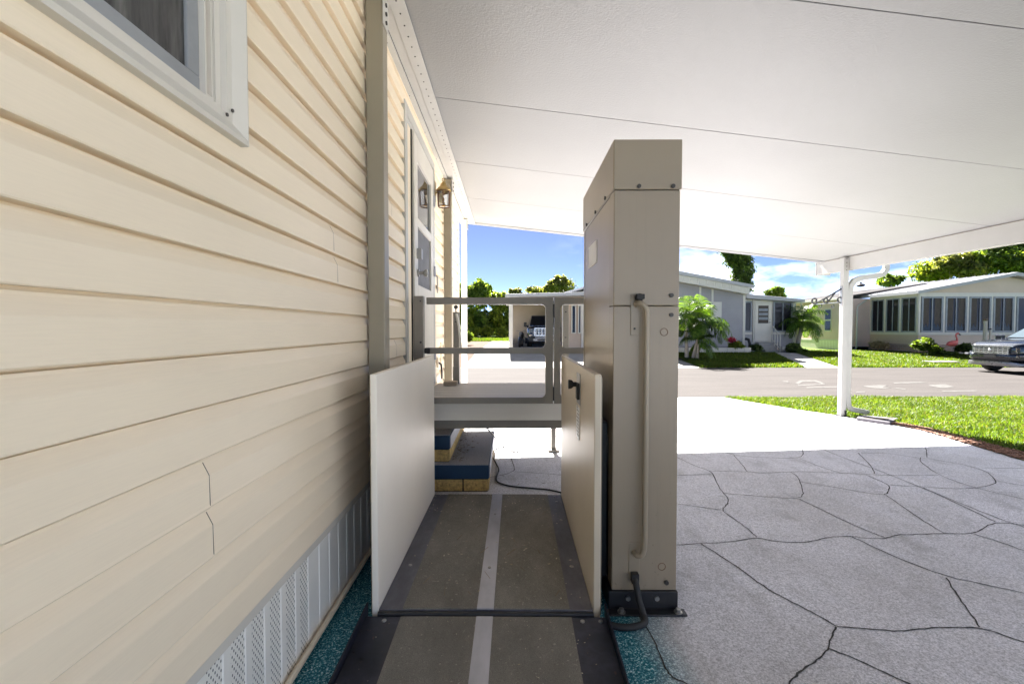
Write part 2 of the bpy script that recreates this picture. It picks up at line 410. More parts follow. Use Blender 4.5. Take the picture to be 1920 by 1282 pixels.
# ------------------------------------------------------------------ terrain sheets
def strip_sheet(name, xs, ys, dz, mat, edge=None):
    """sheet following the terrain; xs = (x0,x1) or functions of y"""
    m = MB(); prev = None
    for y in ys:
        x0 = xs[0](y) if callable(xs[0]) else xs[0]; x1 = xs[1](y) if callable(xs[1]) else xs[1]
        z = zg(y)+dz; i = len(m.v); m.v += [(x0, y, z), (x1, y, z)]
        if prev is not None: m.f.append((prev, prev+1, i+1, i)); m.m.append(0)
        prev = i
    o = m.build(name, mat); return o
ys_all = [-60, 0, 5.5, 9.6, 17, 21, 26, 40, 260]
tag(strip_sheet('ground', (-160, 200), ys_all, -.006, M['ground']), 'green lawn ground running out to the trees', 'ground', kind='structure')
def lerp_tab(tab):
    def f(y):
        for (a, xa), (b, xb) in zip(tab, tab[1:]):
            if y <= b: return xa+(xb-xa)*(y-a)/(b-a)
        return tab[-1][1]
    return f
slab_r = lerp_tab([(-16, 14), (2.6, 14), (3.3, 4.9), (4.2, 4.86), (5.2, 5.02), (5.8, 5.10), (6.7, 5.03), (7.5, 4.86), (8.5, 4.72), (9.6, 4.62)])  # unseen wide flare near the camera, added to bounce sunlight onto the house
ysl = [-16, 0, 2, 2.6, 3.3, 4.2, 4.7, 5.2, 5.5, 5.8, 6.2, 6.7, 7.1, 7.5, 8, 8.5, 9, 9.6]
drive = strip_sheet('driveway', (-1.6, slab_r), ysl, .004, M['slab'])
tag(drive, 'grey flecked concrete driveway scored with random stone joints', 'driveway', kind='structure')
# scored joints, traced on the slab
def cr(pts, ox=1180, oy=780, sc=2.554):
    return [gnd(ox+x/sc, oy+y/sc) for x, y in pts]
CR = [
 [(220,195),(300,235),(360,255),(395,270),(410,300),(428,340),(450,370),(475,400),(470,425),(438,452),(500,495),(560,535),(610,582)],
 [(180,285),(395,282)],
 [(385,265),(560,268),(640,275),(770,268),(900,270),(1020,275),(1250,287),(1480,285)],
 [(430,163),(500,190),(620,200),(815,205),(835,180),(825,145)],
 [(500,190),(540,235),(565,268)], [(815,205),(900,240),(1020,277)],
 [(915,155),(1020,200),(1160,250),(1290,300),(1400,345),(1560,410),(1760,490),(1890,535)],
 [(1095,178),(1150,230),(1175,278)], [(1110,178),(1250,180),(1400,205)], [(1420,155),(1425,200)],
 [(1395,200),(1390,220),(1480,285),(1650,345),(1890,400)],
 [(1250,333),(1380,338),(1520,350),(1650,350),(1740,330),(1765,315),(1690,250),(1400,200)],
 [(1765,315),(1890,335)], [(1690,250),(1890,252)],
 [(1135,285),(1250,333),(1240,365),(1228,380),(1160,375),(1000,345),(818,318)],
 [(770,268),(805,290),(818,318),(830,350),(832,375),(815,400),(640,388),(450,372)],
 [(815,400),(900,440),(1010,495),(1120,545),(1225,585)],
 [(1228,380),(1300,430),(1400,500),(1505,563)],
 [(150,625),(350,612),(480,608),(610,582),(700,605),(830,610),(900,597),(960,580),(1060,578),(1140,588),(1225,592),(1260,573),(1370,568),(1505,565),(1650,568),(1700,535),(1755,510),(1890,525)],
 [(180,415),(330,437),(438,452)], [(1405,345),(1580,425),(1755,510)], [(1650,568),(1760,600),(1890,648)],
 [(1060,578),(1200,645),(1350,710),(1520,772),(1700,810),(1890,850),(2100,905)],
 [(345,615),(450,680),(560,755),(650,825),(760,885),(900,955),(990,1010)],
 [(990,1010),(1100,1018),(1250,1032),(1350,1030),(1460,1015),(1600,1015),(1680,1018),(1780,1050),(1890,1088),(2100,1160)],
 [(1520,778),(1560,850),(1610,920),(1655,975),(1675,1015)],
 [(990,1015),(965,1060),(950,1115),(920,1160),(870,1195),(810,1230),(765,1282),(700,1400)],
 [(950,1115),(1100,1175),(1320,1280),(1500,1370)],
 [(-20,870),(30,930),(65,990),(110,1060),(150,1160),(180,1225),(205,1258),(280,1290),(420,1360)],
 [(215,120),(265,120),(280,75),(480,75),(680,95),(760,70),(930,75)], [(150,125),(480,125),(820,145)],
 [(680,95),(640,140)], [(420,40),(500,38),(560,5),(620,-40)], [(830,148),(960,130),(1060,105),(1150,100),(1140,60)], [(930,75),(1100,60)],
]
CR2 = [[(1130,575),(1140,640),(1175,740),(1180,800),(1000,850),(860,870)], [(1180,800),(1400,810),(1740,840),(2050,860)], [(1510,330),(1490,380)], [(1100,360),(1230,380),(1490,380),(1700,370)]]
def smooth_line(p):
    out = [p[0]]
    for a, b in zip(p, p[1:]): out += [(.75*a[0]+.25*b[0], .75*a[1]+.25*b[1]), (.25*a[0]+.75*b[0], .25*a[1]+.75*b[1])]
    return out+[p[-1]]
km = MB()
for pl in [cr(p) for p in CR]+[cr(p, 780, 760, 6.4) for p in CR2]:
    pl = smooth_line(smooth_line(pl))
    # subdivide with a hand-cut wobble
    q = []
    for a, b in zip(pl, pl[1:]):
        L = math.dist(a, b); n = max(1, int(L/.07))
        for i in range(n): t = i/n; q.append((a[0]+(b[0]-a[0])*t+random.gauss(0, .0018), a[1]+(b[1]-a[1])*t+random.gauss(0, .0018)))
    q.append(pl[-1]); o = len(km.v)
    for i, (x, y) in enumerate(q):
        a = q[max(0, i-1)]; b = q[min(len(q)-1, i+1)]; dx, dy = b[0]-a[0], b[1]-a[1]; L = math.hypot(dx, dy) or 1
        w = random.uniform(.0022, .0042)+.0035*max(0, min(1, (y-4.3)/1.5)); x = min(x, slab_r(y)-.02)
        km.v += [(x-dy/L*w, y+dx/L*w, zg(y)+.0062), (x+dy/L*w, y-dx/L*w, zg(y)+.0062)]
        if i: k = o+2*i; km.f.append((k-2, k-1, k+1, k)); km.m.append(0)
j = km.build('scored_joints', M['crack'], drive)
tag(strip_sheet('road', (-60, 90), [9.602, 17], .004, M['road']), 'pale asphalt street crossing behind the driveway', 'road', kind='structure')
# worn lettering on the street
pm = MB()
def mark(pts):
    w = [gnd(*p) for p in pts]; pm.add([(x, y, zg(y)+.009) for x, y in w], [tuple(range(len(w)))])
for q in ([(1466,715),(1478,714),(1478,718),(1488,719),(1474,717)], [(1490,718),(1500,713.5),(1530,713),(1545,718.5),(1541,720),(1527,715.5),(1505,716),(1497,721)],
          [(1496,722),(1545,719.5),(1548,721),(1496,724)], [(1512,726),(1580,724.5),(1580,726.5),(1512,728)], [(1616,724),(1650,722),(1665,723),(1655,726),(1672,727.5),(1650,729),(1630,727)],
          [(1605,735),(1622,734),(1622,736),(1605,737)], [(1674,717.5),(1725,716),(1740,718),(1678,719.5)], [(1742,722),(1772,720.5),(1790,726),(1768,728),(1742,724)], [(1765,733),(1830,732),(1832,734),(1768,735)], [(1680,727),(1700,730),(1697,731),(1677,728.5)]):
    mark(q)
pm.build('road_marking', M['roadpaint'], bpy.data.objects['road'])
fdp = sorted([gnd(873, 684), gnd(889, 666), gnd(907, 650), gnd(921, 641)], key=lambda p: p[1])
fd_l = lerp_tab([(16, fdp[0][0]-.3)]+[(p[1], p[0]) for p in fdp]+[(60, fdp[-1][0]+.3)])
tag(strip_sheet('far_driveway', (fd_l, 7.2), [17.002, 18, 19, 20, 21, 22, 23, 24.5, 26, 28, 30, 33, 36], .004, M['conc']), 'white concrete driveway of the carport across the street', 'driveway', kind='structure')
tag(strip_sheet('dirt_verge', (-6, lambda y: fd_l(y)-.02), [17.002, 18, 19, 20, 21, 22, 23, 24.5, 26, 28, 30, 33.5], .002, M['dirt']), 'bare sandy verge left of the far driveway', 'ground', kind='structure')
# front walk of the grey house
w = [gnd(1447, 661), gnd(1484, 661), gnd(1575, 689.5), gnd(1512, 689.5)]
o = MB(); n = 10
for i in range(n+1):
    t = i/n; a = (w[0][0]+(w[3][0]-w[0][0])*t, w[0][1]+(w[3][1]-w[0][1])*t); b = (w[1][0]+(w[2][0]-w[1][0])*t, w[1][1]+(w[2][1]-w[1][1])*t)
    o.v += [(a[0], a[1], zg(a[1])+.012), (b[0], b[1], zg(b[1])+.012)]
    if i: o.f.append((2*i-2, 2*i-1, 2*i+1, 2*i)); o.m.append(0)
tag(o.build('front_path', M['conc']), 'pale concrete walk to the front steps of the grey house', 'path', kind='structure')

# mulch edge beside the slab
mm = MB()
ymu = np.linspace(3.3, 6.55, 40)
for i, y in enumerate(ymu):
    a = slab_r(y)+.004; b = a+.10+.13*max(0, min(1, (6.3-y)/2))+.03*math.sin(7*y); mm.v += [(a, y, zg(y)+.012), (b, y, zg(y)+.016)]
    if i: mm.f.append((2*i-2, 2*i-1, 2*i+1, 2*i)); mm.m.append(0)
for _ in range(1500):
    y = random.uniform(3.3, 6.5); wd = .10+.13*max(0, min(1, (6.3-y)/2)); x = slab_r(y)+random.uniform(-.012, wd+.03); s_ = random.uniform(.006, .02); an = random.uniform(0, 3.14); ti = random.uniform(-.5, .5)
    mt = Matrix.Translation((x, y, zg(y)+.02)) @ Matrix.Rotation(an, 4, 'Z') @ Matrix.Rotation(ti, 4, 'X')
    mm.box(-s_, s_, -s_*.4, s_*.4, -.004, .004, 0, mt)
tag(mm.build('mulch', M['mulchm']), 'red brown mulch strip between driveway and lawn', 'mulch', kind='stuff')

# ------------------------------------------------------------------ grass
def blades(name, x, y, h, w, label, lean=.5):
    n = len(x); z = np.array([zg(v) for v in y]); a = rng.uniform(0, 2*np.pi, n); l = rng.uniform(.1, lean, n)*h; b = rng.uniform(0, 2*np.pi, n)
    dx, dy = np.cos(a)*w/2, np.sin(a)*w/2; lx, ly = np.cos(b)*l, np.sin(b)*l
    P = np.zeros((n, 5, 3)); z0 = z-.006
    P[:, 0] = np.stack([x-dx, y-dy, z0], 1); P[:, 1] = np.stack([x+dx, y+dy, z0], 1)
    P[:, 2] = np.stack([x+dx*.8+lx*.4, y+dy*.8+ly*.4, z+h*.6], 1); P[:, 3] = np.stack([x-dx*.8+lx*.4, y-dy*.8+ly*.4, z+h*.6], 1)
    P[:, 4] = np.stack([x+lx*1.3, y+ly*1.3, z+h*.95], 1)
    f = np.array([[0, 1, 2, 3]]); base = np.arange(n)[:, None]*5
    quads = base+f; tip = base+np.array([[3, 2, 4, 4]])
    tri = base+np.array([[3, 2, 4]])
    faces = np.concatenate([np.concatenate([base+[[0, 1, 2]], base+[[0, 2, 3]]], 0), tri], 0)
    o = raw(name, P.reshape(-1, 3), faces, M['grassblade'])
    return tag(o, label, 'grass', kind='stuff')
n = 190000
y = rng.uniform(3.2, 9.65, n); x = rng.uniform(4.5, 15.5, n)
sr = np.array([slab_r(v) for v in y]); mw = np.where(y < 6.5, .10+.13*np.clip((6.3-y)/2, 0, 1), .0)
edge = sr+mw+.02*np.sin(9*y)+.015*np.sin(23*y)
k = (x > edge) & (x < 1.3*y+2.2) & (y < 9.58+.05*np.sin(6*x)+.03*np.sin(17*x))
x, y = x[k], y[k]
pn = .5+.25*np.sin(1.9*x+1.3*y)+.25*np.sin(3.1*y-2.3*x+1)
blades('lawn_grass', x, y, rng.uniform(.025, .065, len(x))*(.7+.7*pn), rng.uniform(.006, .012, len(x)), 'bright green lawn grass beside the driveway', .9)
n = 150000
y = rng.uniform(17.02, 23.5, n); x = rng.uniform(7.3, 29, n)
k = (x < 1.15*y+.5) & ((y < 21.2) | (x > 13.2)) & (y > 17.05+.05*np.sin(4*x)) & ~((x > 15.2) & (y > 23.2)) & ~((x > 18.9) & (y > 20.95))
# keep the walk clear
def in_path(x, y):
    ya, yb = w[0][1], w[3][1]; t = np.clip((ya-y)/(ya-yb), 0, 1)
    l = w[0][0]+(w[3][0]-w[0][0])*t; r = w[1][0]+(w[2][0]-w[1][0])*t
    return (x > l-.02) & (x < r+.02)
k &= ~in_path(x, y)
blades('far_lawn_grass', x[k], y[k], rng.uniform(.04, .10, k.sum()), rng.uniform(.015, .03, k.sum()), 'bright green lawn grass in front of the houses across the street', .8)
n = 20000
y = rng.uniform(33.2, 39.5, n); x = rng.uniform(-5, 3, n)
blades('verge_grass', x, y, rng.uniform(.06, .16, n), rng.uniform(.03, .05, n), 'strip of sunlit grass in front of the tall hedge', .8)

# ------------------------------------------------------------------ our mobile home (left)
WX = -.757
home = thing('mobile_home', 'cream lap sided mobile home along the left edge with white vented skirting', 'house', (WX, 2, 0))
sm = MB(); CH = .127
YA, YB = -5.0, 6.85
z0 = 1.316
joints = {0: [], }
def course(zb, zt, ya, yb, dx=0.0, mi=0):
    e = .0195+dx
    prof = [(WX-.014, zb+.001), (WX+e-.001, zb), (WX+e+.001, zb+.003), (WX+e, zb+.010), (WX+e-.001, zb+.080), (WX+e-.0025, zb+.084)]
    h = zt-zb
    if h > .1: prof += [(WX+.0025+dx, zb+.113), (WX+.001+dx, zb+.1195), (WX-.014, zb+.1205), (WX-.014, zt+.001)]
    else: prof = [(x, min(z, zt)) for x, z in prof]+[(WX-.014, zt)]
    n = len(prof); vs = [(x, ya, z) for x, z in prof]+[(x, yb, z) for x, z in prof]
    fs = [(i, i+1, n+i+1, n+i) for i in range(n-1)]+[tuple(range(n))[::-1], tuple(range(n, 2*n))]
    sm.add(vs, fs, mi)
wy0, wy1, wz0, wz1 = -.40, 1.262, 1.765, 2.70            # window hole
dy0, dy1, dz1 = 3.33, 4.52, 2.84                       # door hole
splits = {-4: [1.115], -5: [1.125], 1: [1.975], 2: [1.935], 5: [2.9], -2: [3.0]}
for i in range(-6, 13):
    zb = z0+i*CH; zt = min(zb+CH, 2.93)
    segs = [(YA, YB)]
    def cut(segs, a, b):
        out = []
        for s0, s1 in segs:
            if b <= s0 or a >= s1: out.append((s0, s1)); continue
            if a > s0: out.append((s0, a))
            if b < s1: out.append((b, s1))
        return out
    if zt > wz0+.03 and zb < wz1-.03: segs = cut(segs, wy0, wy1)
    if zt > .72 and zb < dz1-.02: segs = cut(segs, dy0, dy1)
    for sy in splits.get(i, []):
        out = []
        for s0, s1 in segs:
            if s0 < sy < s1: out += [(s0, sy, .0022), (sy, s1, .0)]
            else: out.append((s0, s1))
        segs = out
    for s in segs: course(zb, zt, s[0], s[1], s[2] if len(s) > 2 else 0)
    if zb < wz0 < zt and zt > wz0+.03: course(zb, wz0, wy0, wy1)
    if zb < wz1 < zt and zb < wz1-.03: sm.box(WX-.014, WX+.006, wy0, wy1, wz1, zt)
    if zb < dz1 < zt and zb < dz1-.02: sm.box(WX-.014, WX+.006, dy0, dy1, dz1, zt)
    if zb < .72 < zt and zt > .72: course(zb, min(zt, .70), dy0, dy1)
course(.44, z0-6*CH-.001, YA, YB)
sm.build('wall', M['siding'], home)
# vertical lap shadows at the panel ends: painted in as thin brown strips
jm = MB()
for i, sl in splits.items():
    for sy in sl:
        zb = z0+i*CH; jm.prism([(WX+.010, zb+.006), (WX+.0222, zb+.006), (WX+.0205, zb+.082), (WX+.0052, zb+.113), (WX+.001, zb+.113)], 'y', sy+.0004, sy+.0024)
bits(jm, 'lap_shadow', M['jointshade'], home)
b = MB()                                               # body behind the siding (closed box, hole for window left dark)
b.box(WX-3.6, WX-.09, YA, YB, .3, 3.05); b.build('body', M['darkgap'], home)
b = MB(); b.box(WX-.085, WX-.0155, YA, wy0-.002, .42, 2.94); b.box(WX-.085, WX-.0155, wy1+.002, dy0-.002, .42, 2.94); b.box(WX-.085, WX-.0155, dy1+.002, YB-.003, .42, 2.94)
b.box(WX-.085, WX-.0155, wy0, wy1, .42, wz0-.002); b.box(WX-.085, WX-.0155, wy0, wy1, wz1+.002, 2.94); b.box(WX-.085, WX-.0155, dy0, dy1, .42, .70); b.box(WX-.085, WX-.0155, dy0, dy1, dz1+.002, 2.94)
b.build('sheathing', M['jointshade'], home)
b = MB(); b.box(WX-3.62, WX+.02, YB, YB+.012, .3, 3.0); b.box(WX-.05, WX+.022, YB-.09, YB+.018, .44, 2.93); b.build('end_wall', [M['siding']], home)
# top trim of the siding: two dark-edged channels
b = MB(); b.box(WX-.004, WX+.020, YA, YB+.02, 2.918, 2.932); b.box(WX-.004, WX+.026, YA, YB+.02, 2.940, 2.956); b.box(WX-.004, WX+.012, YA, YB+.02, 2.93, 2.942, 1)
b.build('top_trim', [M['siding'], M['jointshade']], home)
# skirting
b = MB(); b.box(WX-.012, WX+.016, YA, YB, .405, .452); b.box(WX-.012, WX+.008, YA, YB, .452, .462); b.build('skirting_trim', M['white'], home, bevel=.004)
for nm, ya, yb, mt in (('skirting', -2.0, 1.78, 'skirtholes'), ('skirting', 1.78, 6.85, 'skirtplain')):
    b = MB(); yy = ya; xr, xp = WX-.0215, WX-.0185
    while yy < yb-.001:
        a1 = yy; a2 = min(yy+.066, yb); a3 = min(yy+.070, yb); a4 = min(yy+.101, yb); a5 = min(yy+.105, yb)
        pr = [(xr, a1), (xr, a2), (xp, a3), (xp, a4), (xr, a5)]
        for (xa, p), (xb, q) in zip(pr, pr[1:]):
            if q > p: b.add([(xa, p, .0), (xb, q, .0), (xb, q, .41), (xa, p, .41)], [(0, 1, 2, 3)], 0 if xa == xb == xr else 1)
        yy += .105
    b.build(nm, [M[mt], M['skirtplain']], home)
b = MB(); b.tube([(WX-.001, -3, .035), (WX+.003, 1.55, .034), (WX+.001, 3.3, .034)], .011, 8); b.tube([(WX+.003, 1.42, .034), (WX+.003, 1.50, .034)], .0145, 8); b.box(WX-.02, WX-.004, -3, 6, .008, .026)
b.build('conduit', M['siding'], home, smooth=True)
# window
def frame_rect(m, x0, x1, y0, y1, z0, z1, w, mi=0, wb=None):   # frame in the YZ plane, thickness along x
    wb = w if wb is None else wb
    m.box(x0, x1, y0, y1, z0, z0+wb, mi); m.box(x0, x1, y0, y1, z1-w, z1, mi); m.box(x0, x1, y0, y0+w, z0+wb, z1-w, mi); m.box(x0, x1, y1-w, y1, z0+wb, z1-w, mi)
win = MB()
Wy0, Wy1, Wz0, Wz1 = -.42, 1.278, 1.749, 2.72
def mitre(m, xb, xf, o, i, mi=0):    # bevelled mitred picture frame: outer rect o at xb, inner rect i at xf
    (a0, b0, a1, b1), (c0, d0, c1, d1) = o, i
    O = [(xb, a0, b0), (xb, a1, b0), (xb, a1, b1), (xb, a0, b1)]; I = [(xf, c0, d0), (xf, c1, d0), (xf, c1, d1), (xf, c0, d1)]
    m.add(O+I, [(0, 1, 5, 4), (1, 2, 6, 5), (2, 3, 7, 6), (3, 0, 4, 7)], mi)
O = lambda e: (Wy0+e, Wz0+e, Wy1-e, Wz1-e)
mitre(win, WX+.0, WX+.042, O(0), O(0.001)); mitre(win, WX+.042, WX+.046, O(.001), O(.012)); mitre(win, WX+.046, WX+.024, O(.012), O(.045)); mitre(win, WX+.024, WX+.022, O(.045), O(.062)); mitre(win, WX+.022, WX-.01, O(.062), O(.064))
mitre(win, WX+.006, WX+.004, O(.064), O(.082)); mitre(win, WX+.004, WX-.03, O(.082), O(.083))
win.cyl((WX+.0255, 1.205, 1.805), 'x', .005, .003, 8, 1); win.cyl((WX+.026, 1.228, 1.826), 'x', .005, .003, 8, 1)
wo = win.build('window', [M['white'], M['screw']], home)
b = MB(); frame_rect(b, WX-.030, WX-.012, Wy0+.084, Wy1-.118, Wz0+.084, Wz1-.084, .042); b.build('sash', M['sash'], wo, bevel=.003)
b = MB(); frame_rect(b, WX-.012, WX+.001, Wy1-.117, Wy1-.086, Wz0+.084, Wz1-.084, .006); b.box(WX-.03, WX-.012, Wy1-.117, Wy1-.086, Wz0+.084, Wz1-.084); b.build('track', M['white'], wo)
b = MB(); b.box(WX-.028, WX-.020, Wy0+.1, Wy1-.155, Wz0+.12, Wz1-.12); b.build('pane', M['netglass'], wo)
# door: outer frame, storm door with glass above and screen below
def trim3(m, y0, y1, z0, z1, w, x0, x1, mi=0):
    m.box(x0, x1, y0, y0+w, z0, z1, mi); m.box(x0, x1, y1-w, y1, z0, z1, mi); m.box(x0, x1, y0+w, y1-w, z1-w, z1, mi)
b = MB(); trim3(b, 3.27, 4.56, .70, 2.875, .075, WX, WX+.028); trim3(b, 3.345, 4.485, .70, 2.80, .035, WX-.03, WX+.018)
b.box(WX-.03, WX+.03, 3.35, 4.48, .69, .715)
door = b.build('door', M['whitedirty'], home, bevel=.004)
b = MB(); b.box(WX+.0, WX+.016, 3.385, 3.50, .716, 2.76); b.box(WX+.001, WX+.024, 3.497, 3.512, .716, 2.76, 1); b.build('hinge_jamb', [M['siding'], M['darkgap']], door)
sd = MB(); X0, X1 = WX+.004, WX+.040; A, B = 3.515, 4.40
zz = [.725, 1.50, 1.60, 2.06, 2.13, 2.58, 2.76]
sd.box(X0, X1, A, A+.13, zz[0], zz[6]); sd.box(X0, X1, B-.13, B, zz[0], zz[6])
sd.box(X0, X1, A+.13, B-.13, zz[0], zz[2]); sd.box(X0, X1, A+.13, B-.13, zz[3], zz[4]); sd.box(X0, X1, A+.13, B-.13, zz[5], zz[6])
sd.box(X0+.01, X1+.006, A+.2, B-.2, .86, 1.42)
sdo = sd.build('storm_door', M['white'], door, bevel=.005)
MB().box(X0+.012, X0+.018, A+.13, B-.13, zz[4], zz[5]).build('pane', M['glass'], door)
MB().box(X0+.014, X0+.019, A+.13, B-.13, zz[2], zz[3]).build('insect_screen', M['screen'], door)
b = MB(); b.box(X1-.005, X1+.018, B-.005, B+.022, .95, 1.05); b.box(X1-.005, X1+.018, B-.005, B+.022, 1.75, 1.85); b.box(X1-.005, X1+.018, B-.005, B+.022, 2.42, 2.52); bits(b, 'hinge', M['alu'], door)
b = MB(); b.box(X1, X1+.035, 3.60, 3.66, 1.80, 1.88); b.cyl((X1, 3.63, 1.69), 'x', .030, .012, 14); b.cyl((X1+.012, 3.63, 1.69), 'x', .014, .035, 10); b.tube([(X1+.045, 3.63, 1.69), (X1+.058, 3.63, 1.69), (X1+.075, 3.63, 1.69), (X1+.082, 3.63, 1.69)], [.018, .030, .030, .016], 14)
bits(b, 'handle', M['bolt'], door, near=.005, smooth=True)
MB().box(WX+.008, WX+.026, 4.72, 4.78, 1.62, 1.80).build('doorbell', M['almond'], home, bevel=.005)
# outlet with cover and lead near the deck
b = MB(); b.cyl((WX, 4.72, .90), 'x', .055, .035, 16); b.tube([(WX+.03, 4.72, .90), (WX+.06, 4.72, .88), (WX+.065, 4.74, .80), (WX+.05, 4.84, .72)], .010, 8, 1); b.box(WX+.0, WX+.03, 4.95, 4.98, .72, 1.10)
b.build('outlet_cover', [M['siding'], M['rubber']], home, smooth=True)

# ------------------------------------------------------------------ carport
cp = thing('carport', 'white aluminium carport roof on slim posts over the driveway', 'carport', (2.2, 2, 0))
XL, XR = -.60, 5.05
def zr(x): return 2.985-.117*(x+.6)
RB = -.48
seams = [-.48, .83, 2.13, 3.46, 4.76, 6.06, 7.5]
def far(x): return 7.6-(7.6-7.36)*(x+.65)/5.7
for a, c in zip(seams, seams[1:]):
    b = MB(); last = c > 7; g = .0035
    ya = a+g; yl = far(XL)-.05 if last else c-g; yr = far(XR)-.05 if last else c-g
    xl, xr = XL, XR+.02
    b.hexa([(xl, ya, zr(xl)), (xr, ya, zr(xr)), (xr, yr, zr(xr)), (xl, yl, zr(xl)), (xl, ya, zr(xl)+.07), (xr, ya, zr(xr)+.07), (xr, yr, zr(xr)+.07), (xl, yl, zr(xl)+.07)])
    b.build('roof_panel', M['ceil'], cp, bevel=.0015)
b = MB()
b.hexa([(XL, RB, zr(XL)+.012), (XR, RB, zr(XR)+.012), (XR, 7.3, zr(XR)+.012), (XL, 7.5, zr(XL)+.012), (XL, RB, zr(XL)+.066), (XR, RB, zr(XR)+.066), (XR, 7.3, zr(XR)+.066), (XL, 7.5, zr(XL)+.066)])
b.build('seam_backing', M['jointshade'], cp)
# far edge channel
b = MB(); n0, n1 = -.70, 5.06
def fa(x, d): return far(x)-.05+d
b.hexa([(n0, fa(n0, .002), zr(n0)-.012), (n1, fa(n1, .002), zr(n1)-.012), (n1, fa(n1, .055), zr(n1)-.012), (n0, fa(n0, .055), zr(n0)-.012), (n0, fa(n0, .002), zr(n0)+.10), (n1, fa(n1, .002), zr(n1)+.10), (n1, fa(n1, .055), zr(n1)+.10), (n0, fa(n0, .055), zr(n0)+.10)])
b.hexa([(n0, fa(n0, -.07), zr(n0)-.010), (n1, fa(n1, -.07), zr(n1)-.010), (n1, fa(n1, .0), zr(n1)-.010), (n0, fa(n0, .0), zr(n0)-.010), (n0, fa(n0, -.07), zr(n0)-.002), (n1, fa(n1, -.07), zr(n1)-.002), (n1, fa(n1, .0), zr(n1)-.002), (n0, fa(n0, .0), zr(n0)-.002)])
b.build('edge_channel', M['edgegrey'], cp)
# wall header and lip with screws
b = MB(); hx = WX+.028
b.box(WX-.02, hx+.035, RB, 7.55, 2.958, 3.12); b.box(hx+.035, XL+.012, RB, 7.53, 2.972, 3.10); b.box(XL-.03, XL+.055, RB, 7.51, 2.966, 2.9716)
b.box(hx+.0352, hx+.0385, RB, 7.52, 2.9685, 2.9719, 1)
y = -.5
while y < 7.45: b.cyl((XL+.012, y, 2.9625), 'z', .0048, .004, 8, 1); y += .098
y = .3
while y < 7.2: b.cyl((hx+.004, y, 2.955), 'z', .004, .004, 8, 1); y += .62
b.build('wall_header', [M['whitedirty'], M['screw']], cp, bevel=.0015)
# outer beam
b = MB(); by0, by1 = RB, 7.44
def bz(y): return 2.06+.0105*y*.85
b.hexa([(XR, by0, bz(by0)), (XR+.10, by0, bz(by0)), (XR+.10, by1, bz(by1)), (XR, by1, bz(by1)), (XR, by0, 2.318), (XR+.10, by0, 2.318), (XR+.10, by1, 2.318), (XR, by1, 2.318)])
b.box(XR-.003, XR, by0, by1, 2.312, 2.318, 1); b.build('beam', [M['cpwhite'], M['jointshade']], cp, bevel=.004)
b = MB(); b.box(XR+.103, XR+.23, by0, by1, 2.17, 2.18); b.box(XR+.22, XR+.232, by0, by1, 2.18, 2.32); b.box(XR-.01, XR+.23, by1, by1+.01, 2.12, 2.33); b.build('gutter', M['cpwhite'], cp, bevel=.003)
def post(x0, x1, y0, y1, z0, z1, m, screws=()):
    b = MB(); b.box(x0, x1, y0, y1, z0, z1)
    for sx, sy, sz, ax in screws: b.cyl((sx, sy, sz), ax, .0075, .006, 8, 1)
    return b.build('post', [m, M['screw']], cp, bevel=.006)
post(-.728, -.640, 2.37, 2.46, 0, 2.957, M['almond'])
post(-.737, -.651, 5.25, 5.34, 0, 2.957, M['almond'])
post(-.735, -.648, 7.15, 7.24, zg(7.2), 2.957, M['whitedirty'])
for y0_ in (2.37, 5.25, 7.15):      # angle clips with black screws at the post heads
    b = MB(); b.box(-.637, -.634, y0_-.01, y0_+.09, 2.80, 2.965)
    for q in range(3): b.cyl((-.634, y0_+.04, 2.83+.045*q), 'x', .010, .007, 8, 1)
    bits(b, 'post_clip', [M['whitedirty'], M['screw']], cp)
post(XR-.083, XR-.003, 6.72, 6.80, zg(6.76), 2.30, M['cpwhite'], [(XR-.043, 6.714, 2.28-.055*q, 'y') for q in range(4)])
b = MB(); b.box(XR-.10, XR+.02, 6.70, 6.82, zg(6.76)+.003, zg(6.76)+.02); b.box(XR-.03, XR-.006, 6.705, 6.719, zg(6.76)+.02, zg(6.76)+.10); b.build('post_base', M['black'], cp)
# downspout on the outer face of the post
def rect_sweep(m, pts, w, d, mi=0):
    pts = [Vector(p) for p in pts]; o = len(m.v); vs = []
    for i, p in enumerate(pts):
        t = (pts[min(i+1, len(pts)-1)]-pts[max(i-1, 0)]).normalized(); s_ = Vector((0, 1, 0)); nrm = t.cross(s_).normalized()
        for a, c in ((-1, -1), (1, -1), (1, 1), (-1, 1)): vs.append(p+s_*(a*w/2)+nrm*(c*d/2))
    fs = [(0, 1, 2, 3)[::-1], tuple(range(len(vs)-4, len(vs)))]
    for i in range(len(pts)-1):
        for j in range(4): fs.append((i*4+j, i*4+(j+1) % 4, i*4+4+(j+1) % 4, i*4+4+j))
    m.add(vs, fs, mi)
b = MB(); zp = zg(6.75)
rect_sweep(b, [(XR+.58, 6.76, 2.20), (XR+.575, 6.76, 2.12), (XR+.53, 6.76, 2.06), (XR+.46, 6.76, 2.04), (XR+.20, 6.76, 2.0), (XR+.10, 6.76, 1.96), (XR+.045, 6.76, 1.88), (XR+.035, 6.76, 1.78), (XR+.035, 6.76, .22), (XR+.05, 6.76, zp+.16), (XR+.10, 6.76, zp+.11), (XR+.36, 6.76, zp+.055)], .06, .075)
b.build('downspout', M['cpwhite'], cp, bevel=.006)
b = MB(); b.box(XR+.02, XR+.40, 6.36, 6.60, zg(6.5)-.01, zg(6.5)+.045)
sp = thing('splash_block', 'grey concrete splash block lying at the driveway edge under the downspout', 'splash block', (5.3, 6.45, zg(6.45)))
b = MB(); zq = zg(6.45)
vs = []
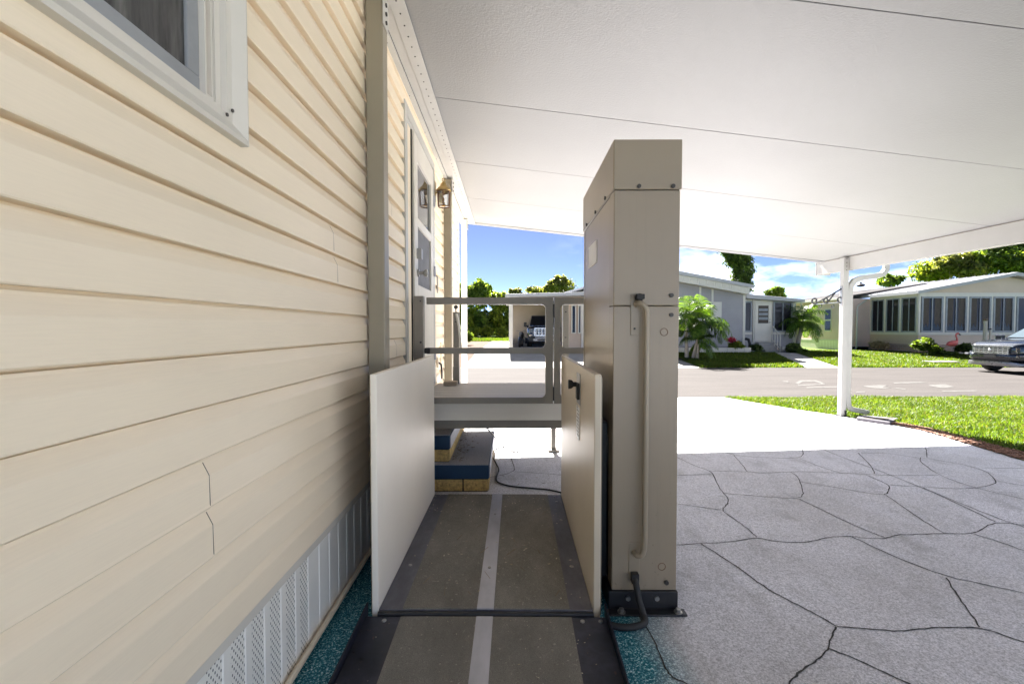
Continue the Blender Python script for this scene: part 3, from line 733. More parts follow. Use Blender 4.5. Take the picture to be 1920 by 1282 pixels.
for (x_, y_) in (gnd(1611, 784), gnd(1606, 789), gnd(1668, 798), gnd(1684, 790)): vs.append((x_, y_, zg(y_)+.0))
b.hexa(vs+[(x_, y_, z_+.05) for x_, y_, z_ in vs]); b.build('block', M['darkconc'], sp, bevel=.01)
cq = [sum(v[i] for v in vs)/4 for i in range(3)]
b = MB(); b.add([(cq[0]+(v[0]-cq[0])*.8, cq[1]+(v[1]-cq[1])*.6, v[2]+.052) for v in vs], [(0, 1, 2, 3)]); b.build('channel', M['soil'], sp)

# scroll sign bracket on the post
sb = thing('sign_bracket', 'black wrought iron scroll bracket fixed to the white outer post', 'bracket', (XR-.09, 6.75, 1.9))
def spiral(c, r0, r1, a0, a1, n=18, ax='xz'):
    out = []
    for i in range(n+1):
        t = i/n; a = a0+(a1-a0)*t; r = r0+(r1-r0)*t; out.append((c[0]+r*math.cos(a), c[1], c[2]+r*math.sin(a)))
    return out
b = MB(); py = 6.76; px0 = XR-.085
b.tube([(px0, py, 1.84), (px0-.40, py, 1.615)], .012, 6); b.build('brace', M['iron'], sb)
b = MB(); b.tube([(px0-.09, py, 1.79), (px0-.21, py, 1.63)]+spiral((px0-.225, py, 1.672), .045, .02, -1.2, -6.8), .012, 6)
b.tube([(px0-.40, py, 1.615)]+spiral((px0-.395, py, 1.665), .05, .02, -1.6, -7.0), .014, 6)
b.tube([(px0, py, 1.64)]+spiral((px0-.015, py, 1.685), .05, .022, -1.0, -6.6), .012, 6); bits(b, 'scroll', M['iron'], sb)
b = MB(); b.tube([(px0+.005, py, 1.645), (px0-.38, py, 1.612)], .007, 6); b.box(px0-.003, px0+.003, py-.02, py+.02, 1.6, 1.88); b.build('rod', M['greyframe'], sb)
b = MB()
for hx_ in (-.30, -.11): b.tube([(px0+hx_, py, 1.615)]+spiral((px0+hx_-.012, py, 1.585), .02, .02, .8, -3.6, 10), .0065, 6)
bits(b, 'hook', M['iron'], sb)

# ------------------------------------------------------------------ wall lantern
lx, ly, lz = -.645, 4.60, 2.61
la = thing('wall_lantern', 'brass coach lantern with glass panes on the wall beside the door', 'lantern', (lx, ly, lz))
b = MB(); b.box(WX+.012, WX+.030, 4.55, 4.65, 2.52, 2.72); b.build('back_plate', M['brass'], la, bevel=.012)
b = MB(); b.tube([(WX+.03, ly, 2.60), (WX+.055, ly, 2.62), (WX+.075, ly, 2.66), (lx-.02, ly, 2.70), (lx, ly, 2.69)], .008, 8); b.tube(spiral((lx, ly, 2.735), .016, .016, 0, 6.28), .004, 6); b.build('arm', M['brass'], la, smooth=True)
def hexring(r, z, n=6): return [(lx+r*math.cos(2*math.pi*(i+.5)/n), ly+r*math.sin(2*math.pi*(i+.5)/n), z) for i in range(n)]
b = MB(); b.lathe((lx, ly, 2.62), [(.074, 0), (.078, .006), (.06, .03), (.035, .055), (.026, .075), (.018, .092), (.0, .1)], 12); b.build('cap', M['brass'], la, smooth=True)
b = MB(); t_, q_ = hexring(.066, 2.62), hexring(.060, 2.47)
for p0, p1 in zip(t_, q_): b.tube([p0, p1], .0055, 6)
for i in range(6): b.tube([q_[i], q_[(i+1) % 6]], .006, 6); b.tube([t_[i], t_[(i+1) % 6]], .006, 6)
b.build('cage', M['rust'], la)
k = NT('clear_lantern_glass'); k.base((.9, .92, .9)); k.b.inputs['Roughness'].default_value = .03; k.b.inputs['Transmission Weight'].default_value = 1; M['clear'] = k.m
b = MB(); t_, q_ = hexring(.062, 2.615), hexring(.056, 2.475); b.add(t_+q_, [(i, (i+1) % 6, 6+(i+1) % 6, 6+i) for i in range(6)]); b.build('glass', M['clear'], la)
b = MB(); b.cyl((lx, ly, 2.475), 'z', .022, .04, 10); b.ball((lx, ly, 2.54), (.02, .035), 10); b.build('candle_bulb', M['amber'], la, smooth=True)

# ------------------------------------------------------------------ deck, steps, gate
DZ = .685; DY0, DY1 = 3.42, 4.73; DXL, DXR = -.728, .56
dk = thing('porch_deck', 'raised pale grey deck in front of the house door', 'deck', (0, 4, DZ))
b = MB(); yy = DY0+.028; 
while yy < DY1-.01: e = min(yy+.138, DY1); b.box(DXL, DXR, yy, e-.005, DZ-.025, DZ); yy += .143
b.box(DXL+.01, DXR-.01, DY0+.03, DY1-.01, DZ-.04, DZ-.026, 1)
b.build('deck_board', [M['deck'], M['darkgap']], dk, bevel=.003)
b = MB(); b.box(DXL, DXR+.01, DY0, DY0+.025, DZ-.128, DZ-.001); b.box(DXL, DXR+.012, DY0-.004, DY0+.026, DZ-.004, DZ+.008); b.box(DXR-.012, DXR+.012, DY0+.026, DY1, DZ-.128, DZ-.001); b.build('rim', M['deckrim'], dk, bevel=.003)
b = MB(); b.box(DXL, DXR, DY0+.045, DY0+.085, DZ-.20, DZ-.10); b.box(DXL, DXR, DY1-.06, DY1-.02, DZ-.16, DZ-.041); bits(b, 'beam', M['gate'], dk, bevel=.003)
for x_ in (.46, -.10):
    if x_ < 0: continue
    b = MB(); b.box(x_-.025, x_+.025, 4.58, 4.63, .03, DZ-.04); b.box(x_-.06, x_+.06, 4.54, 4.67, .006, .03); b.build('leg', M['gate'], dk, bevel=.003)
for x_, zt, nm in ((-.535, 1.42, 0), (.585, 1.52, 1)):
    b = MB(); b.box(x_-.028, x_+.032, 4.64, 4.70, DZ+.001 if nm == 0 else .30, zt)
    if nm == 0: b.box(x_-.03, x_+.034, 4.635, 4.705, DZ+.002, DZ+.18, 0)
    b.cyl((x_+.002, 4.634, zt-.10), 'y', .008, .006, 8, 1); b.cyl((x_+.002, 4.634, zt-.36), 'y', .007, .006, 8, 1)
    if nm: b.box(x_-.036, x_+.040, 4.63, 4.71, zt, zt+.012)
    b.build('rail_post', [M['gate'] if nm == 0 else M['almond'], M['screw']], dk, bevel=.004)
b = MB(); b.tube([(-.535, 4.66, 1.42), (-.535, 4.66, 1.455)], .006, 6); b.ball((-.535, 4.66, 1.47), .022, 10); b.build('finial', M['rubber'], dk, smooth=True)
b = MB(); b.tube([(-.525, 4.62, 1.40), (-.50, 4.62, 1.28), (-.485, 4.62, 1.12), (-.478, 4.62, 1.03)], .013, 8); b.tube([(-.505, 4.615, 1.035), (-.455, 4.615, 1.02)], .009, 8, 1); b.build('handrail', [M['white'], M['gate']], dk, smooth=True)
b = MB(); b.box(-.64, -.51, 4.48, 4.60, DZ+.003, DZ+.04)
tag(b.build('wood_block', M['wood'], None, bevel=.003), 'small weathered wood block lying on the back corner of the deck', 'wood block')

st = thing('concrete_steps', 'old concrete steps with blue painted edges under the deck', 'steps', (-.4, 4, 0))
def step(x1, z0, y0, y1):
    b = MB(); b.box(WX+.03, x1-.012, y0+.012, y1-.01, z0, z0+.098)
    # split-face blocks with mortar gaps
    b2 = MB(); xs = [WX+.03, x1-.20, x1-.195, x1-.01]
    b2.box(xs[0], x1-.205, y0+.006, y0+.012, z0+.006, z0+.095); b2.box(x1-.195, x1-.012, y0+.006, y0+.012, z0+.006, z0+.095)
    yy = y0+.02
    while yy < y1-.1: b2.box(x1-.012, x1-.004, yy, min(yy+.39, y1-.02), z0+.006, z0+.095); yy += .40
    b.build('block_course', M['darkgap'], st); b2.build('block_face', M['stone'], st, bevel=.003)
    b = MB(); b.box(WX+.03, x1, y0, y1, z0+.10, z0+.205); o_ = b.build('tread_edge', M['blue'], st, bevel=.008)
    b = MB(); b.box(WX+.032, x1-.006, y0+.008, y1-.006, z0+.2052, z0+.211); b.box(x1+.0004, x1+.005, y0+.02, y1-.01, z0+.105, z0+.207); b.build('tread', M['concrete'], st, bevel=.002)
step(-.146, 0.004, 3.44, 4.70); step(-.45, .216, 3.50, 4.70)

gt = thing('landing_gate', 'grey aluminium two rail gate across the near edge of the deck', 'gate', (0, 3.36, DZ))
GY0, GY1 = 3.345, 3.39
def fillet(m, cx, cz, sx, sz, r):      # concave inner corner
    pts = [(cx, cz)]+[(cx+sx*(r-r*math.sin(a)), cz+sz*(r-r*math.cos(a))) for a in [i*math.pi/2/6 for i in range(7)]]
    if sx*sz < 0: pts = pts[::-1]
    m.prism(pts, 'y', GY0, GY1)
def leaf(x0, x1, z0, z1, zm, w=.05, closed_r=True):
    b = MB(); b.box(x0, x1, GY0, GY1, z1-w, z1); b.box(x0, x1, GY0, GY1, zm-w*.45, zm+w*.45); b.box(x0, x1, GY0, GY1, z0, z0+w*.9)
    return b
zt, zm, zb = 1.478, 1.087, DZ+.012
b = leaf(-.60, .276, zb, zt, zm); b.box(.276, .330, GY0-.001, GY1+.001, zb, zt)
for cz, s_ in ((zt-.05, -1), (zm+.0225, 1), (zm-.0225, -1), (zb+.045, 1)): fillet(b, .276, cz, -1, s_, .035)
b.build('frame', M['gate'], gt, bevel=.003)
b = leaf(.384, .62, zb, zt, zm); b.box(.339, .384, GY0-.001, GY1+.001, zb, zt)
for cz, s_ in ((zt-.05, -1), (zm+.0225, 1), (zm-.0225, -1), (zb+.045, 1)): fillet(b, .384, cz, 1, s_, .035)
b.build('side_frame', M['gate'], gt, bevel=.003)
b = MB()
for z_ in (1.38, .77): b.box(.3305, .3385, GY0-.006, GY1-.01, z_-.05, z_+.05)
bits(b, 'hinge', M['black'], gt)
b = MB(); b.box(-.692, -.622, 3.33, 3.40, DZ+.002, 1.488); b.cyl((-.64, 3.324, 1.45), 'y', .006, .007, 8, 1); b.cyl((-.64, 3.324, 1.15), 'y', .008, .008, 8, 1); b.build('post', [M['gate'], M['screw']], gt, bevel=.004)
b = MB(); b.box(-.615, -.575, GY0-.012, GY1+.004, 1.068, 1.108); b.build('latch', M['rubber'], gt, bevel=.004)

# extension cord
pts = [(912,801,.47),(945,838,.02),(960,845,.012),(968,848,.012),(970,843,.014),(955,839,.02),(935,839,.012),(925,846,.012),(923,855,.012),(930,868,.012),(935,880,.012),(931,893,.012),(932,902,.012),(945,908,.012),(965,912,.012),(1000,915,.012),(1030,918,.012),(1052,923,.012),(1075,930,.012)]
P = []
for i, (a_, c_, z_) in enumerate(pts):
    d = ray(a_, c_)
    if i == 0: t_ = 3.75/d.y; P.append(Vector((0, 0, H))+d*t_)
    else: t_ = (z_-H)/d.z; P.append(Vector((0, 0, H))+d*t_)
def catmull(P, n=5):
    out = []
    for i in range(len(P)-1):
        p0, p1, p2, p3 = P[max(0, i-1)], P[i], P[i+1], P[min(len(P)-1, i+2)]
        for j in range(n):
            t = j/n; out.append(.5*((2*p1)+(p2-p0)*t+(2*p0-5*p1+4*p2-p3)*t*t+(3*p1-p0-3*p2+p3)*t**3))
    return out+[P[-1]]
tag(MB().tube(catmull(P), .0065, 8).build('extension_cord', M['rubber'], None, smooth=True), 'black extension cord snaking on the concrete below the deck', 'cord')
# leaf litter below the deck and on the lift floor
def litter(name, n, fx, fy, fz, mat, smin, smax, label, cat, flat=.3):
    b = MB()
    for _ in range(n):
        x_, y_ = fx(), fy(); z_ = fz(x_, y_); s_ = random.uniform(smin, smax); an = random.uniform(0, 6.28)
        mt = Matrix.Translation((x_, y_, z_+s_*.25)) @ Matrix.Rotation(an, 4, 'Z') @ Matrix.Rotation(random.uniform(-flat, flat), 4, 'X')
        l_ = s_*random.uniform(.8, 2.2)
        b.add([(-l_, 0, 0), (0, -s_*.5, .1*s_), (l_, 0, .2*s_), (0, s_*.5, .15*s_), (0, 0, -.25*s_)], [(0, 1, 2, 3), (0, 4, 1), (1, 4, 2), (2, 4, 3), (3, 4, 0)], 0, mt)
    return tag(b.build(name, mat), label, cat, kind='stuff')
M['litter'] = leafmat('dry_leaf_crumbs', (.10, .07, .04), (.30, .22, .14), .2)
M['crumb'] = leafmat('pale_leaf_crumbs', (.35, .30, .22), (.72, .68, .6), .2)
litter('leaf_litter', 160, lambda: -.44+abs(random.gauss(0, .06)), lambda: random.uniform(3.5, 4.68), lambda x, y: .2195, M['litter'], .004, .011, 'dry brown leaf crumbs on the lower concrete step', 'leaf litter')
litter('driveway_litter', 60, lambda: random.uniform(-.1, .55), lambda: random.uniform(3.4, 5.0), lambda x, y: .008, M['litter'], .003, .008, 'dark leaf crumbs on the concrete below the deck', 'leaf litter')

# ------------------------------------------------------------------ wheelchair lift (slightly turned against the house)
LR = -R(.85)
lf = thing('wheelchair_lift', 'almond vertical platform wheelchair lift with tall tower and ramp', 'lift', (-.095, 1.885, 0), LR)
# local frame: x across the platform, y along it
HW = .452; PL = 1.335; FZ = .07
b = MB(); b.box(-HW, HW, .0, PL, .025, FZ-.004); b.build('platform', M['plate'], lf, bevel=.003, local=True)
b = MB()
for x0_, x1_ in ((-HW+.10, -.038), (.034, HW-.098)): b.box(x0_, x1_, .004, PL-.004, FZ-.004, FZ)
bits(b, 'grip_mat', M['grip'], lf, local=True)
b = MB(); b.box(-.038, .033, .002, PL-.002, FZ-.0035, FZ+.0015); 
for y_ in (.33, .98): b.cyl((-.003, y_, FZ+.0015), 'z', .008, .003, 10, 1)
b.build('centre_strip', [M['alu'], M['bolt']], lf, local=True)
b = MB()
for x_, y_ in ((-HW+.05, .36), (-HW+.05, 1.05), (HW-.045, .35), (HW-.045, .9), (HW-.045, 1.2), (HW-.05, 1.29)): b.lathe((x_, y_, FZ-.004), [(.010, 0), (.009, .003), (.004, .005), (.0001, .0052)], 10)
bits(b, 'floor_bolt', M['bolt'], lf, local=True, smooth=True)
# ramp flap
RW = .50; RL = .72
def rz(y): return .052+(y+.02)*(.046/RL)
b = MB(); b.hexa([(-RW, -RL, rz(-RL)-.008), (RW, -RL, rz(-RL)-.008), (RW, -.022, rz(-.02)-.02), (-RW, -.022, rz(-.02)-.02), (-RW, -RL, rz(-RL)), (RW, -RL, rz(-RL)), (RW, -.022, rz(-.02)), (-RW, -.022, rz(-.02))])
ramp = b.build('ramp', M['blacknavy'], lf, local=True, bevel=.002)
def rslab(x0, x1, dz, y0=-RL+.01, y1=-.026):
    return [(x0, y0, rz(y0)+.0003), (x1, y0, rz(y0)+.0003), (x1, y1, rz(y1)+.0003), (x0, y1, rz(y1)+.0003), (x0, y0, rz(y0)+dz), (x1, y0, rz(y0)+dz), (x1, y1, rz(y1)+dz), (x0, y1, rz(y1)+dz)]
b = MB(); b.hexa(rslab(-.352, -.038, .003)); b.hexa(rslab(.032, .358, .003)); bits(b, 'ramp_grip_mat', M['grip'], ramp, local=True)
MB().hexa(rslab(-.0375, .0315, .0045)).build('ramp_strip', M['alu'], ramp, local=True)
b = MB()
for sx in (-1, 1):
    x0_ = sx*(RW+.006)
    b.hexa([(x0_-.003, -RL, rz(-RL)-.008), (x0_+.003, -RL, rz(-RL)-.008), (x0_+.003, .02, .03), (x0_-.003, .02, .03), (x0_-.003, -RL, rz(-RL)+.02), (x0_+.003, -RL, rz(-RL)+.02), (x0_+.003, .02, .085), (x0_-.003, .02, .085)])
bits(b, 'ramp_flange', M['blacknavy'], ramp, local=True)
b = MB(); b.tube([(-HW, -.011, .055), (HW, -.011, .055)], .0095, 10); b.build('hinge_rod', M['black'], lf, local=True, smooth=True)
b = MB()
for x_ in (-.415, .40, .475): b.lathe((x_, -.05, rz(-.05)), [(.010, 0), (.009, .004), (.0001, .0052)], 10)
bits(b, 'ramp_bolt', M['bolt'], ramp, local=True, smooth=True)
# guard panels (sheet-metal pans)
def panel(x0, x1, mat, name):
    b = MB(); b.box(x0, x1, .0, PL+.01, FZ-.045, 1.06)
    return b.build(name, mat, lf, local=True, bevel=.004, seg=2)
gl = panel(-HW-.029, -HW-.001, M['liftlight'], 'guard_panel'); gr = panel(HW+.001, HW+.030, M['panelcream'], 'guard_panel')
b = MB()
for (x0_, x1_) in ((-HW-.0345, -HW-.0295), (HW+.0305, HW+.0355)): b.box(x0_, x1_, .012, PL, FZ-.03, 1.045)
bits(b, 'panel_backing', M['lift'], lf, local=True)
b = MB(); b.box(HW-.0015, HW+.0005, .40, .53, .86, 1.02); b.build('control_plate', M['sash'], gr, local=True, bevel=.002)
b = MB(); b.box(HW-.014, HW-.0016, .415, .475, .89, .97); b.cyl((HW-.014, .445, .965), 'x', .012, -.02, 10); b.tube([(HW-.032, .445, .965), (HW-.040, .445, .965), (HW-.055, .445, .965)], [.016, .022, .024], 12); b.build('control_switch', M['rubber'], gr, local=True, smooth=True)
b = MB(); b.box(HW-.0022, HW+.0005, .43, .53, .68, .845)
for i in range(8):
    z_ = .695+i*.018; b.box(HW-.0028, HW-.0021, .44, .50+.02*((i*7) % 3)/2, z_, z_+.008, 1)
b.build('instruction_label', [M['paper'], M['ink']], gr, local=True)
# tower
TX0, TX1 = .553, .840; TY0, TY1 = .112, .985
tz = 1.852
b = MB(); b.box(TX0, TX1, TY0, TY0+.085, .088, 1.348); b.box(TX0, TX1, TY0, TY0+.085, 1.3505, tz-.003); b.box(TX1-.16, TX1, TY0+.085, TY1, .088, tz-.003)
tower = b.build('tower', M['towerpaint'], lf, local=True, bevel=.004)
b = MB(); b.box(TX0+.003, TX1-.003, TY0+.003, TY1-.003, tz-.0035, tz-.0004, 1); b.box(TX0+.022, TX0+.03, TY0+.086, TY1-.02, .09, tz-.01, 1); b.box(TX0+.002, TX0+.02, TY0+.091, TY1-.052, .75, tz-.005); b.box(TX0+.001, TX0+.02, TY1-.046, TY1, .088, tz-.004); b.build('side_panel', [M['lift'], M['black']], tower, local=True, bevel=.003)
b = MB(); b.box(TX0-.004, TX1+.006, TY0-.005, TY1+.006, tz, 2.066); cap = b.build('cap', M['lift'], tower, local=True, bevel=.005)
b = MB()
for x_ in (TX0+.105, TX1-.035): b.cyl((x_, TY0-.006, tz+.012), 'y', .009, -.008, 10)
for y_ in (TY0+.17, TY0+.43, TY0+.72): b.cyl((TX0-.004, y_, tz+.012), 'x', .009, -.006, 10)
b.cyl((TX1-.035, TY0, 1.395), 'y', .009, -.008, 10); b.cyl((TX1-.035, TY0, 1.31), 'y', .009, -.008, 10); b.cyl((TX1-.045, TY0, .125), 'y', .010, -.009, 10); bits(b, 'tower_bolt', M['screw'], tower, local=True)
b = MB(); b.box(TX0-.0006, TX0+.0026, TY0+.42, TY0+.68, 1.60, 1.72); b.build('warning_sticker', M['paper'], tower, local=True)
b = MB()
for z_ in (1.235, .195):
    c_ = (TX1-.065, TY0-.0012, z_)
    b.tube([(c_[0]+.016*math.cos(a), c_[1], c_[2]+.016*math.sin(a)) for a in [i*2*math.pi/20 for i in range(21)]], .0014, 5)
bits(b, 'hole_plug', M['rust'], tower, local=True)
for za, zb_ in ((1.22, 1.40), (.14, .30)):
    b = MB(); b.box(TX0+.075, TX0+.122, TY0-.004, TY0+.0, za, zb_); b.cyl((TX0+.092, TY0-.004, (za+.03 if za > 1 else za+.02)), 'y', .005, -.004, 8, 1); b.build('handle_plate', [M['lift'], M['screw']], tower, local=True, bevel=.0015)
hxx = TX0+.135; hy = TY0-.035
path = [(TX0+.098, TY0-.004, 1.355), (TX0+.103, TY0-.028, 1.36), (TX0+.120, hy-.004, 1.35), (hxx, hy, 1.32), (hxx, hy, 1.25), (hxx, hy, .50), (hxx, hy, .36), (hxx-.004, hy, .285), (TX0+.120, hy, .262), (TX0+.103, TY0-.026, .258), (TX0+.098, TY0-.004, .262)]
b = MB(); b.tube(catmull([Vector(p) for p in path], 5), .0125, 12); b.build('handle', M['lift'], tower, local=True, smooth=True)
b = MB(); b.cyl((TX0+.108, TY0, 1.385), 'y', .017, -.03, 12); b.box(TX0+.09, TX0+.125, TY0-.045, TY0-.026, 1.376, 1.398); b.build('key_switch', M['rubber'], tower, local=True, bevel=.003)
b = MB(); b.box(TX0-.015, TX1+.004, TY0-.012, TY1+.05, .006, .088); b.box(TX0-.02, TX1+.03, TY0-.06, TY0-.012, .006, .014)
base = b.build('base_frame', M['black'], lf, local=True, bevel=.003)
b = MB()
for x_ in (TX0+.07, TX1-.09): b.cyl((x_, TY0-.012, .06), 'y', .011, -.008, 8)
for x_ in (TX0+.035, TX1-.005): b.cyl((x_, TY0-.04, .014), 'z', .018, .004, 14); b.cyl((x_, TY0-.04, .018), 'z', .011, .012, 6)
bits(b, 'anchor_bolt', M['bolt'], base, near=.006, local=True)
b = MB(); b.box(HW+.037, TX0-.004, .20, .75, .10, .82); b.build('carriage', M['black'], lf, local=True, bevel=.004)
hp = [(TX0+.098, TY0-.02, .155), (TX0+.098, TY0-.05, .13), (TX0+.105, TY0-.065, .08), (TX0+.118, TY0-.085, .035), (TX0+.115, TY0-.12, .022), (TX0+.07, TY0-.145, .02), (TX0+.01, TY0-.15, .02), (TX0-.05, TY0-.13, .02)]
b = MB(); b.tube(catmull([Vector(p) for p in hp], 5), .0135, 10); b.box(TX0+.083, TX0+.113, TY0-.034, TY0-.001, .135, .175); b.build('cable', M['rubber'], tower, local=True, smooth=True)
litter('lift_litter', 170, lambda: -.095+random.uniform(-.42, .42), lambda: random.choice((random.uniform(1.95, 3.2), random.uniform(2.9, 3.2))), lambda x, y: FZ+.001, M['crumb'], .0018, .0062, 'pale leaf crumbs scattered on the lift platform', 'leaf litter')
b = MB()
def scratch(x, y, l, a, w):
    mt = Matrix.Translation((x, y, FZ+.0022)) @ Matrix.Rotation(a, 4, 'Z'); b.box(-l, l, -w, w, 0, .001, 0, mt)
for _ in range(14): scratch(-.095+random.uniform(-.33, .36), random.uniform(1.95, 2.9), random.uniform(.015, .04), random.uniform(.6, 2.4), random.uniform(.0006, .0012))
tag(b.build('twig_litter', M['litter']), 'thin dry twigs and stems lying on the lift platform', 'twigs', kind='stuff')
litter('ramp_litter', 40, lambda: -.09+random.uniform(-.45, .47), lambda: random.uniform(1.45, 1.84), lambda x, y: rz(y-1.885)+.003, M['crumb'], .001, .004, 'pale crumbs on the ramp flap of the lift', 'leaf litter')

# ------------------------------------------------------------------ foliage generators
def leaf_cloud(name, blobs, n, size, mat, parent, off, seed=0, up=.35, fill=.55):
    g = np.random.default_rng(seed); vols = np.array([b_[3]*b_[4]*b_[5] for b_ in blobs])**.67; cnt = np.maximum(8, (n*vols/vols.sum()).astype(int)); C = []; Nn = []
    for b_, c_ in zip(blobs, cnt):
        d = g.normal(size=(c_, 3)); d /= np.linalg.norm(d, axis=1)[:, None]
        r = g.uniform(fill**3, 1, c_)**(1/3)*(1+.14*np.sin(6*d[:, 0]+4*d[:, 2]+seed)+.16*np.sin(11*d[:, 1]-8*d[:, 2]+2*seed)+.10*g.normal(size=c_))
        C.append(np.array(b_[:3])+d*r[:, None]*np.array(b_[3:])); Nn.append(d)
    C = np.concatenate(C); Nn = np.concatenate(Nn); m = len(C)
    nrm = Nn*.6+g.normal(size=(m, 3))*.7+np.array([0, 0, up]); nrm /= np.linalg.norm(nrm, axis=1)[:, None]
    a = np.cross(nrm, g.normal(size=(m, 3))); a /= np.linalg.norm(a, axis=1)[:, None]; b_ = np.cross(nrm, a)
    s_ = size*g.uniform(.55, 1.35, m)[:, None]
    P = np.stack([C-a*s_, C-b_*s_*.42+nrm*s_*.12, C+a*s_, C+b_*s_*.42+nrm*s_*.12], 1).reshape(-1, 3)-np.array(off)
    return raw(name, P, np.arange(m*4).reshape(-1, 4), mat, parent)
def blobset(cx, cy, cz, rx, ry, rz_, n, seed, sub=.42):
    g = random.Random(seed); out = [(cx, cy, cz, rx*.60, ry*.60, rz_*.60)]; big = []
    for i in range(max(3, n//2)):
        th = g.uniform(0, 6.283); ph = math.acos(g.uniform(-.8, 1)); k_ = g.uniform(.4, .72); s_ = g.uniform(.26, .42)
        big.append((cx+rx*k_*math.sin(ph)*math.cos(th), cy+ry*k_*math.sin(ph)*math.sin(th), cz+rz_*k_*math.cos(ph), rx*s_, ry*s_, rz_*s_))
    out += big
    for i in range(n*5):
        p = g.choice(big); th = g.uniform(0, 6.283); ph = math.acos(g.uniform(-.7, 1)); k_ = g.uniform(.8, 1.25); s_ = g.uniform(.07, .16)
        out.append((p[0]+p[3]*k_*math.sin(ph)*math.cos(th), p[1]+p[4]*k_*math.sin(ph)*math.sin(th), p[2]+p[5]*k_*math.cos(ph), rx*s_, ry*s_, rz_*s_*.8))
    return out
def tree(name, label, x, y, zc, rx, rz_, mat, n, size, seed, group=None, cat='tree', trunk=True, nb=12, extra=None, limbs=6):
    zb_ = zg(y); t = thing(name, label, cat, (x, y, zb_), 0, group); bl = blobset(x, y, zc, rx, rx, rz_, nb, seed)
    if extra: bl += extra
    leaf_cloud('crown', bl, n, size, mat, t, (x, y, zb_), seed)
    if trunk:
        g = random.Random(seed); b = MB(); top = zc-rz_*.1; r0 = max(.06, rx*.07)
        b.tube([(x, y, zb_-.05), (x+.05*rx, y, zb_+(top-zb_)*.4), (x+.02*rx, y, zb_+(top-zb_)*.75), (x, y, top)], [r0*1.25, r0, r0*.75, r0*.4], 8)
        for i in range(limbs):
            a = g.uniform(0, 6.28); h0 = zb_+(top-zb_)*g.uniform(.45, .8); k_ = g.uniform(.45, .75)
            b.tube([(x, y, h0), (x+rx*k_*.5*math.cos(a), y+rx*k_*.5*math.sin(a), h0+rz_*.3), (x+rx*k_*math.cos(a), y+rx*k_*math.sin(a), zc+rz_*g.uniform(-.2, .5))], [r0*.55, r0*.35, r0*.12], 6)
        b.build('trunk', M['bark'], t, smooth=True)
    return t
def at(px, py, Y):
    d = ray(px, py); t_ = Y/d.y; return d.x*t_, H+d.z*t_
def tree_px(name, label, px, py, rpx, rpy, Y, mat, n, size, seed, **k):
    x, z = at(px, py, Y); s_ = Y/F
    return tree(name, label, x, Y, z, rpx*s_, rpy*s_, mat, n, size, seed, **k)
# hedge and trees at the end of the far driveway
G1 = 'trees and bushes behind the far driveway'
HT = [(893, 560, 34, 36, 43, 'leafmid', 9000, 11, 'bright green bushy tree at the left end of the hedge, beside the deck posts'),
      (936, 570, 26, 30, 42, 'leafbright', 7000, 12, 'yellow green bushy tree in the hedge left of the far carport post'),
      (908, 553, 24, 26, 47, 'leafdark', 6000, 13, 'tall dark green tree rising behind the middle of the hedge'),
      (965, 585, 26, 36, 44, 'leafmid', 5000, 14, 'light green tree mass at hedge height behind the far carport post'),
      (856, 570, 30, 44, 45, 'leafmid', 6000, 15, 'mid green tree mass at the hidden left of the hedge'),
      (882, 605, 20, 26, 41, 'leafbright', 6000, 16, 'broad yellow green bush low at the left of the hedge'),
      (908, 606, 20, 24, 40.6, 'leafmid', 6000, 17, 'broad mid green bush low in the middle of the hedge'),
      (934, 603, 20, 26, 40.8, 'leafbright', 6000, 18, 'broad yellow green bush low at the right of the hedge'),
      (956, 606, 18, 26, 41, 'leafmid', 5000, 19, 'mid green bush low behind the far carport post'),
      (905, 612, 60, 20, 49, 'leafdark', 6000, 10, 'wide dark green growth closing the back of the hedge')]
for px_, py_, rx_, ry_, Y_, mt, n_, sd, l_ in HT: tree_px('hedge_tree', l_, px_, py_, rx_*1.12, ry_*1.1, Y_, M[mt], int(n_*.6), .17, sd, group=G1, nb=10, limbs=3)
for i, (px_, l_) in enumerate(((886, 'low bright shrub at the hedge foot beside the deck posts'), (912, 'low bright shrub at the middle of the hedge foot'), (940, 'low bright shrub at the hedge foot beside the far carport post'))):
    tree_px('low_shrub', l_, px_, 623, 19, 14, 39.2, M['leafbright'], 3200, .10, 20+i, group='low shrubs along the hedge foot', cat='shrub', trunk=False, nb=6)
tree_px('round_shrub', 'small dark green round shrub by the sandy verge', 879, 633, 11, 13, 29, M['leafmid'], 1500, .07, 24, cat='shrub', trunk=False, nb=5)
G2 = 'trees beyond the far carport roof'
tree_px('far_tree', 'small dark tree showing just above the left end of the far carport roof', 968, 548, 15, 13, 62, M['leafolive'], 3000, .18, 31, group=G2)
tree_px('far_tree', 'olive tree above the middle of the far carport roof', 1012, 547, 36, 15, 62, M['leafolive'], 4000, .2, 32, group=G2)
tree_px('far_tree', 'taller olive tree above the far carport roof beside the tower', 1058, 538, 32, 24, 60, M['leafolive'], 5000, .2, 33, group=G2)
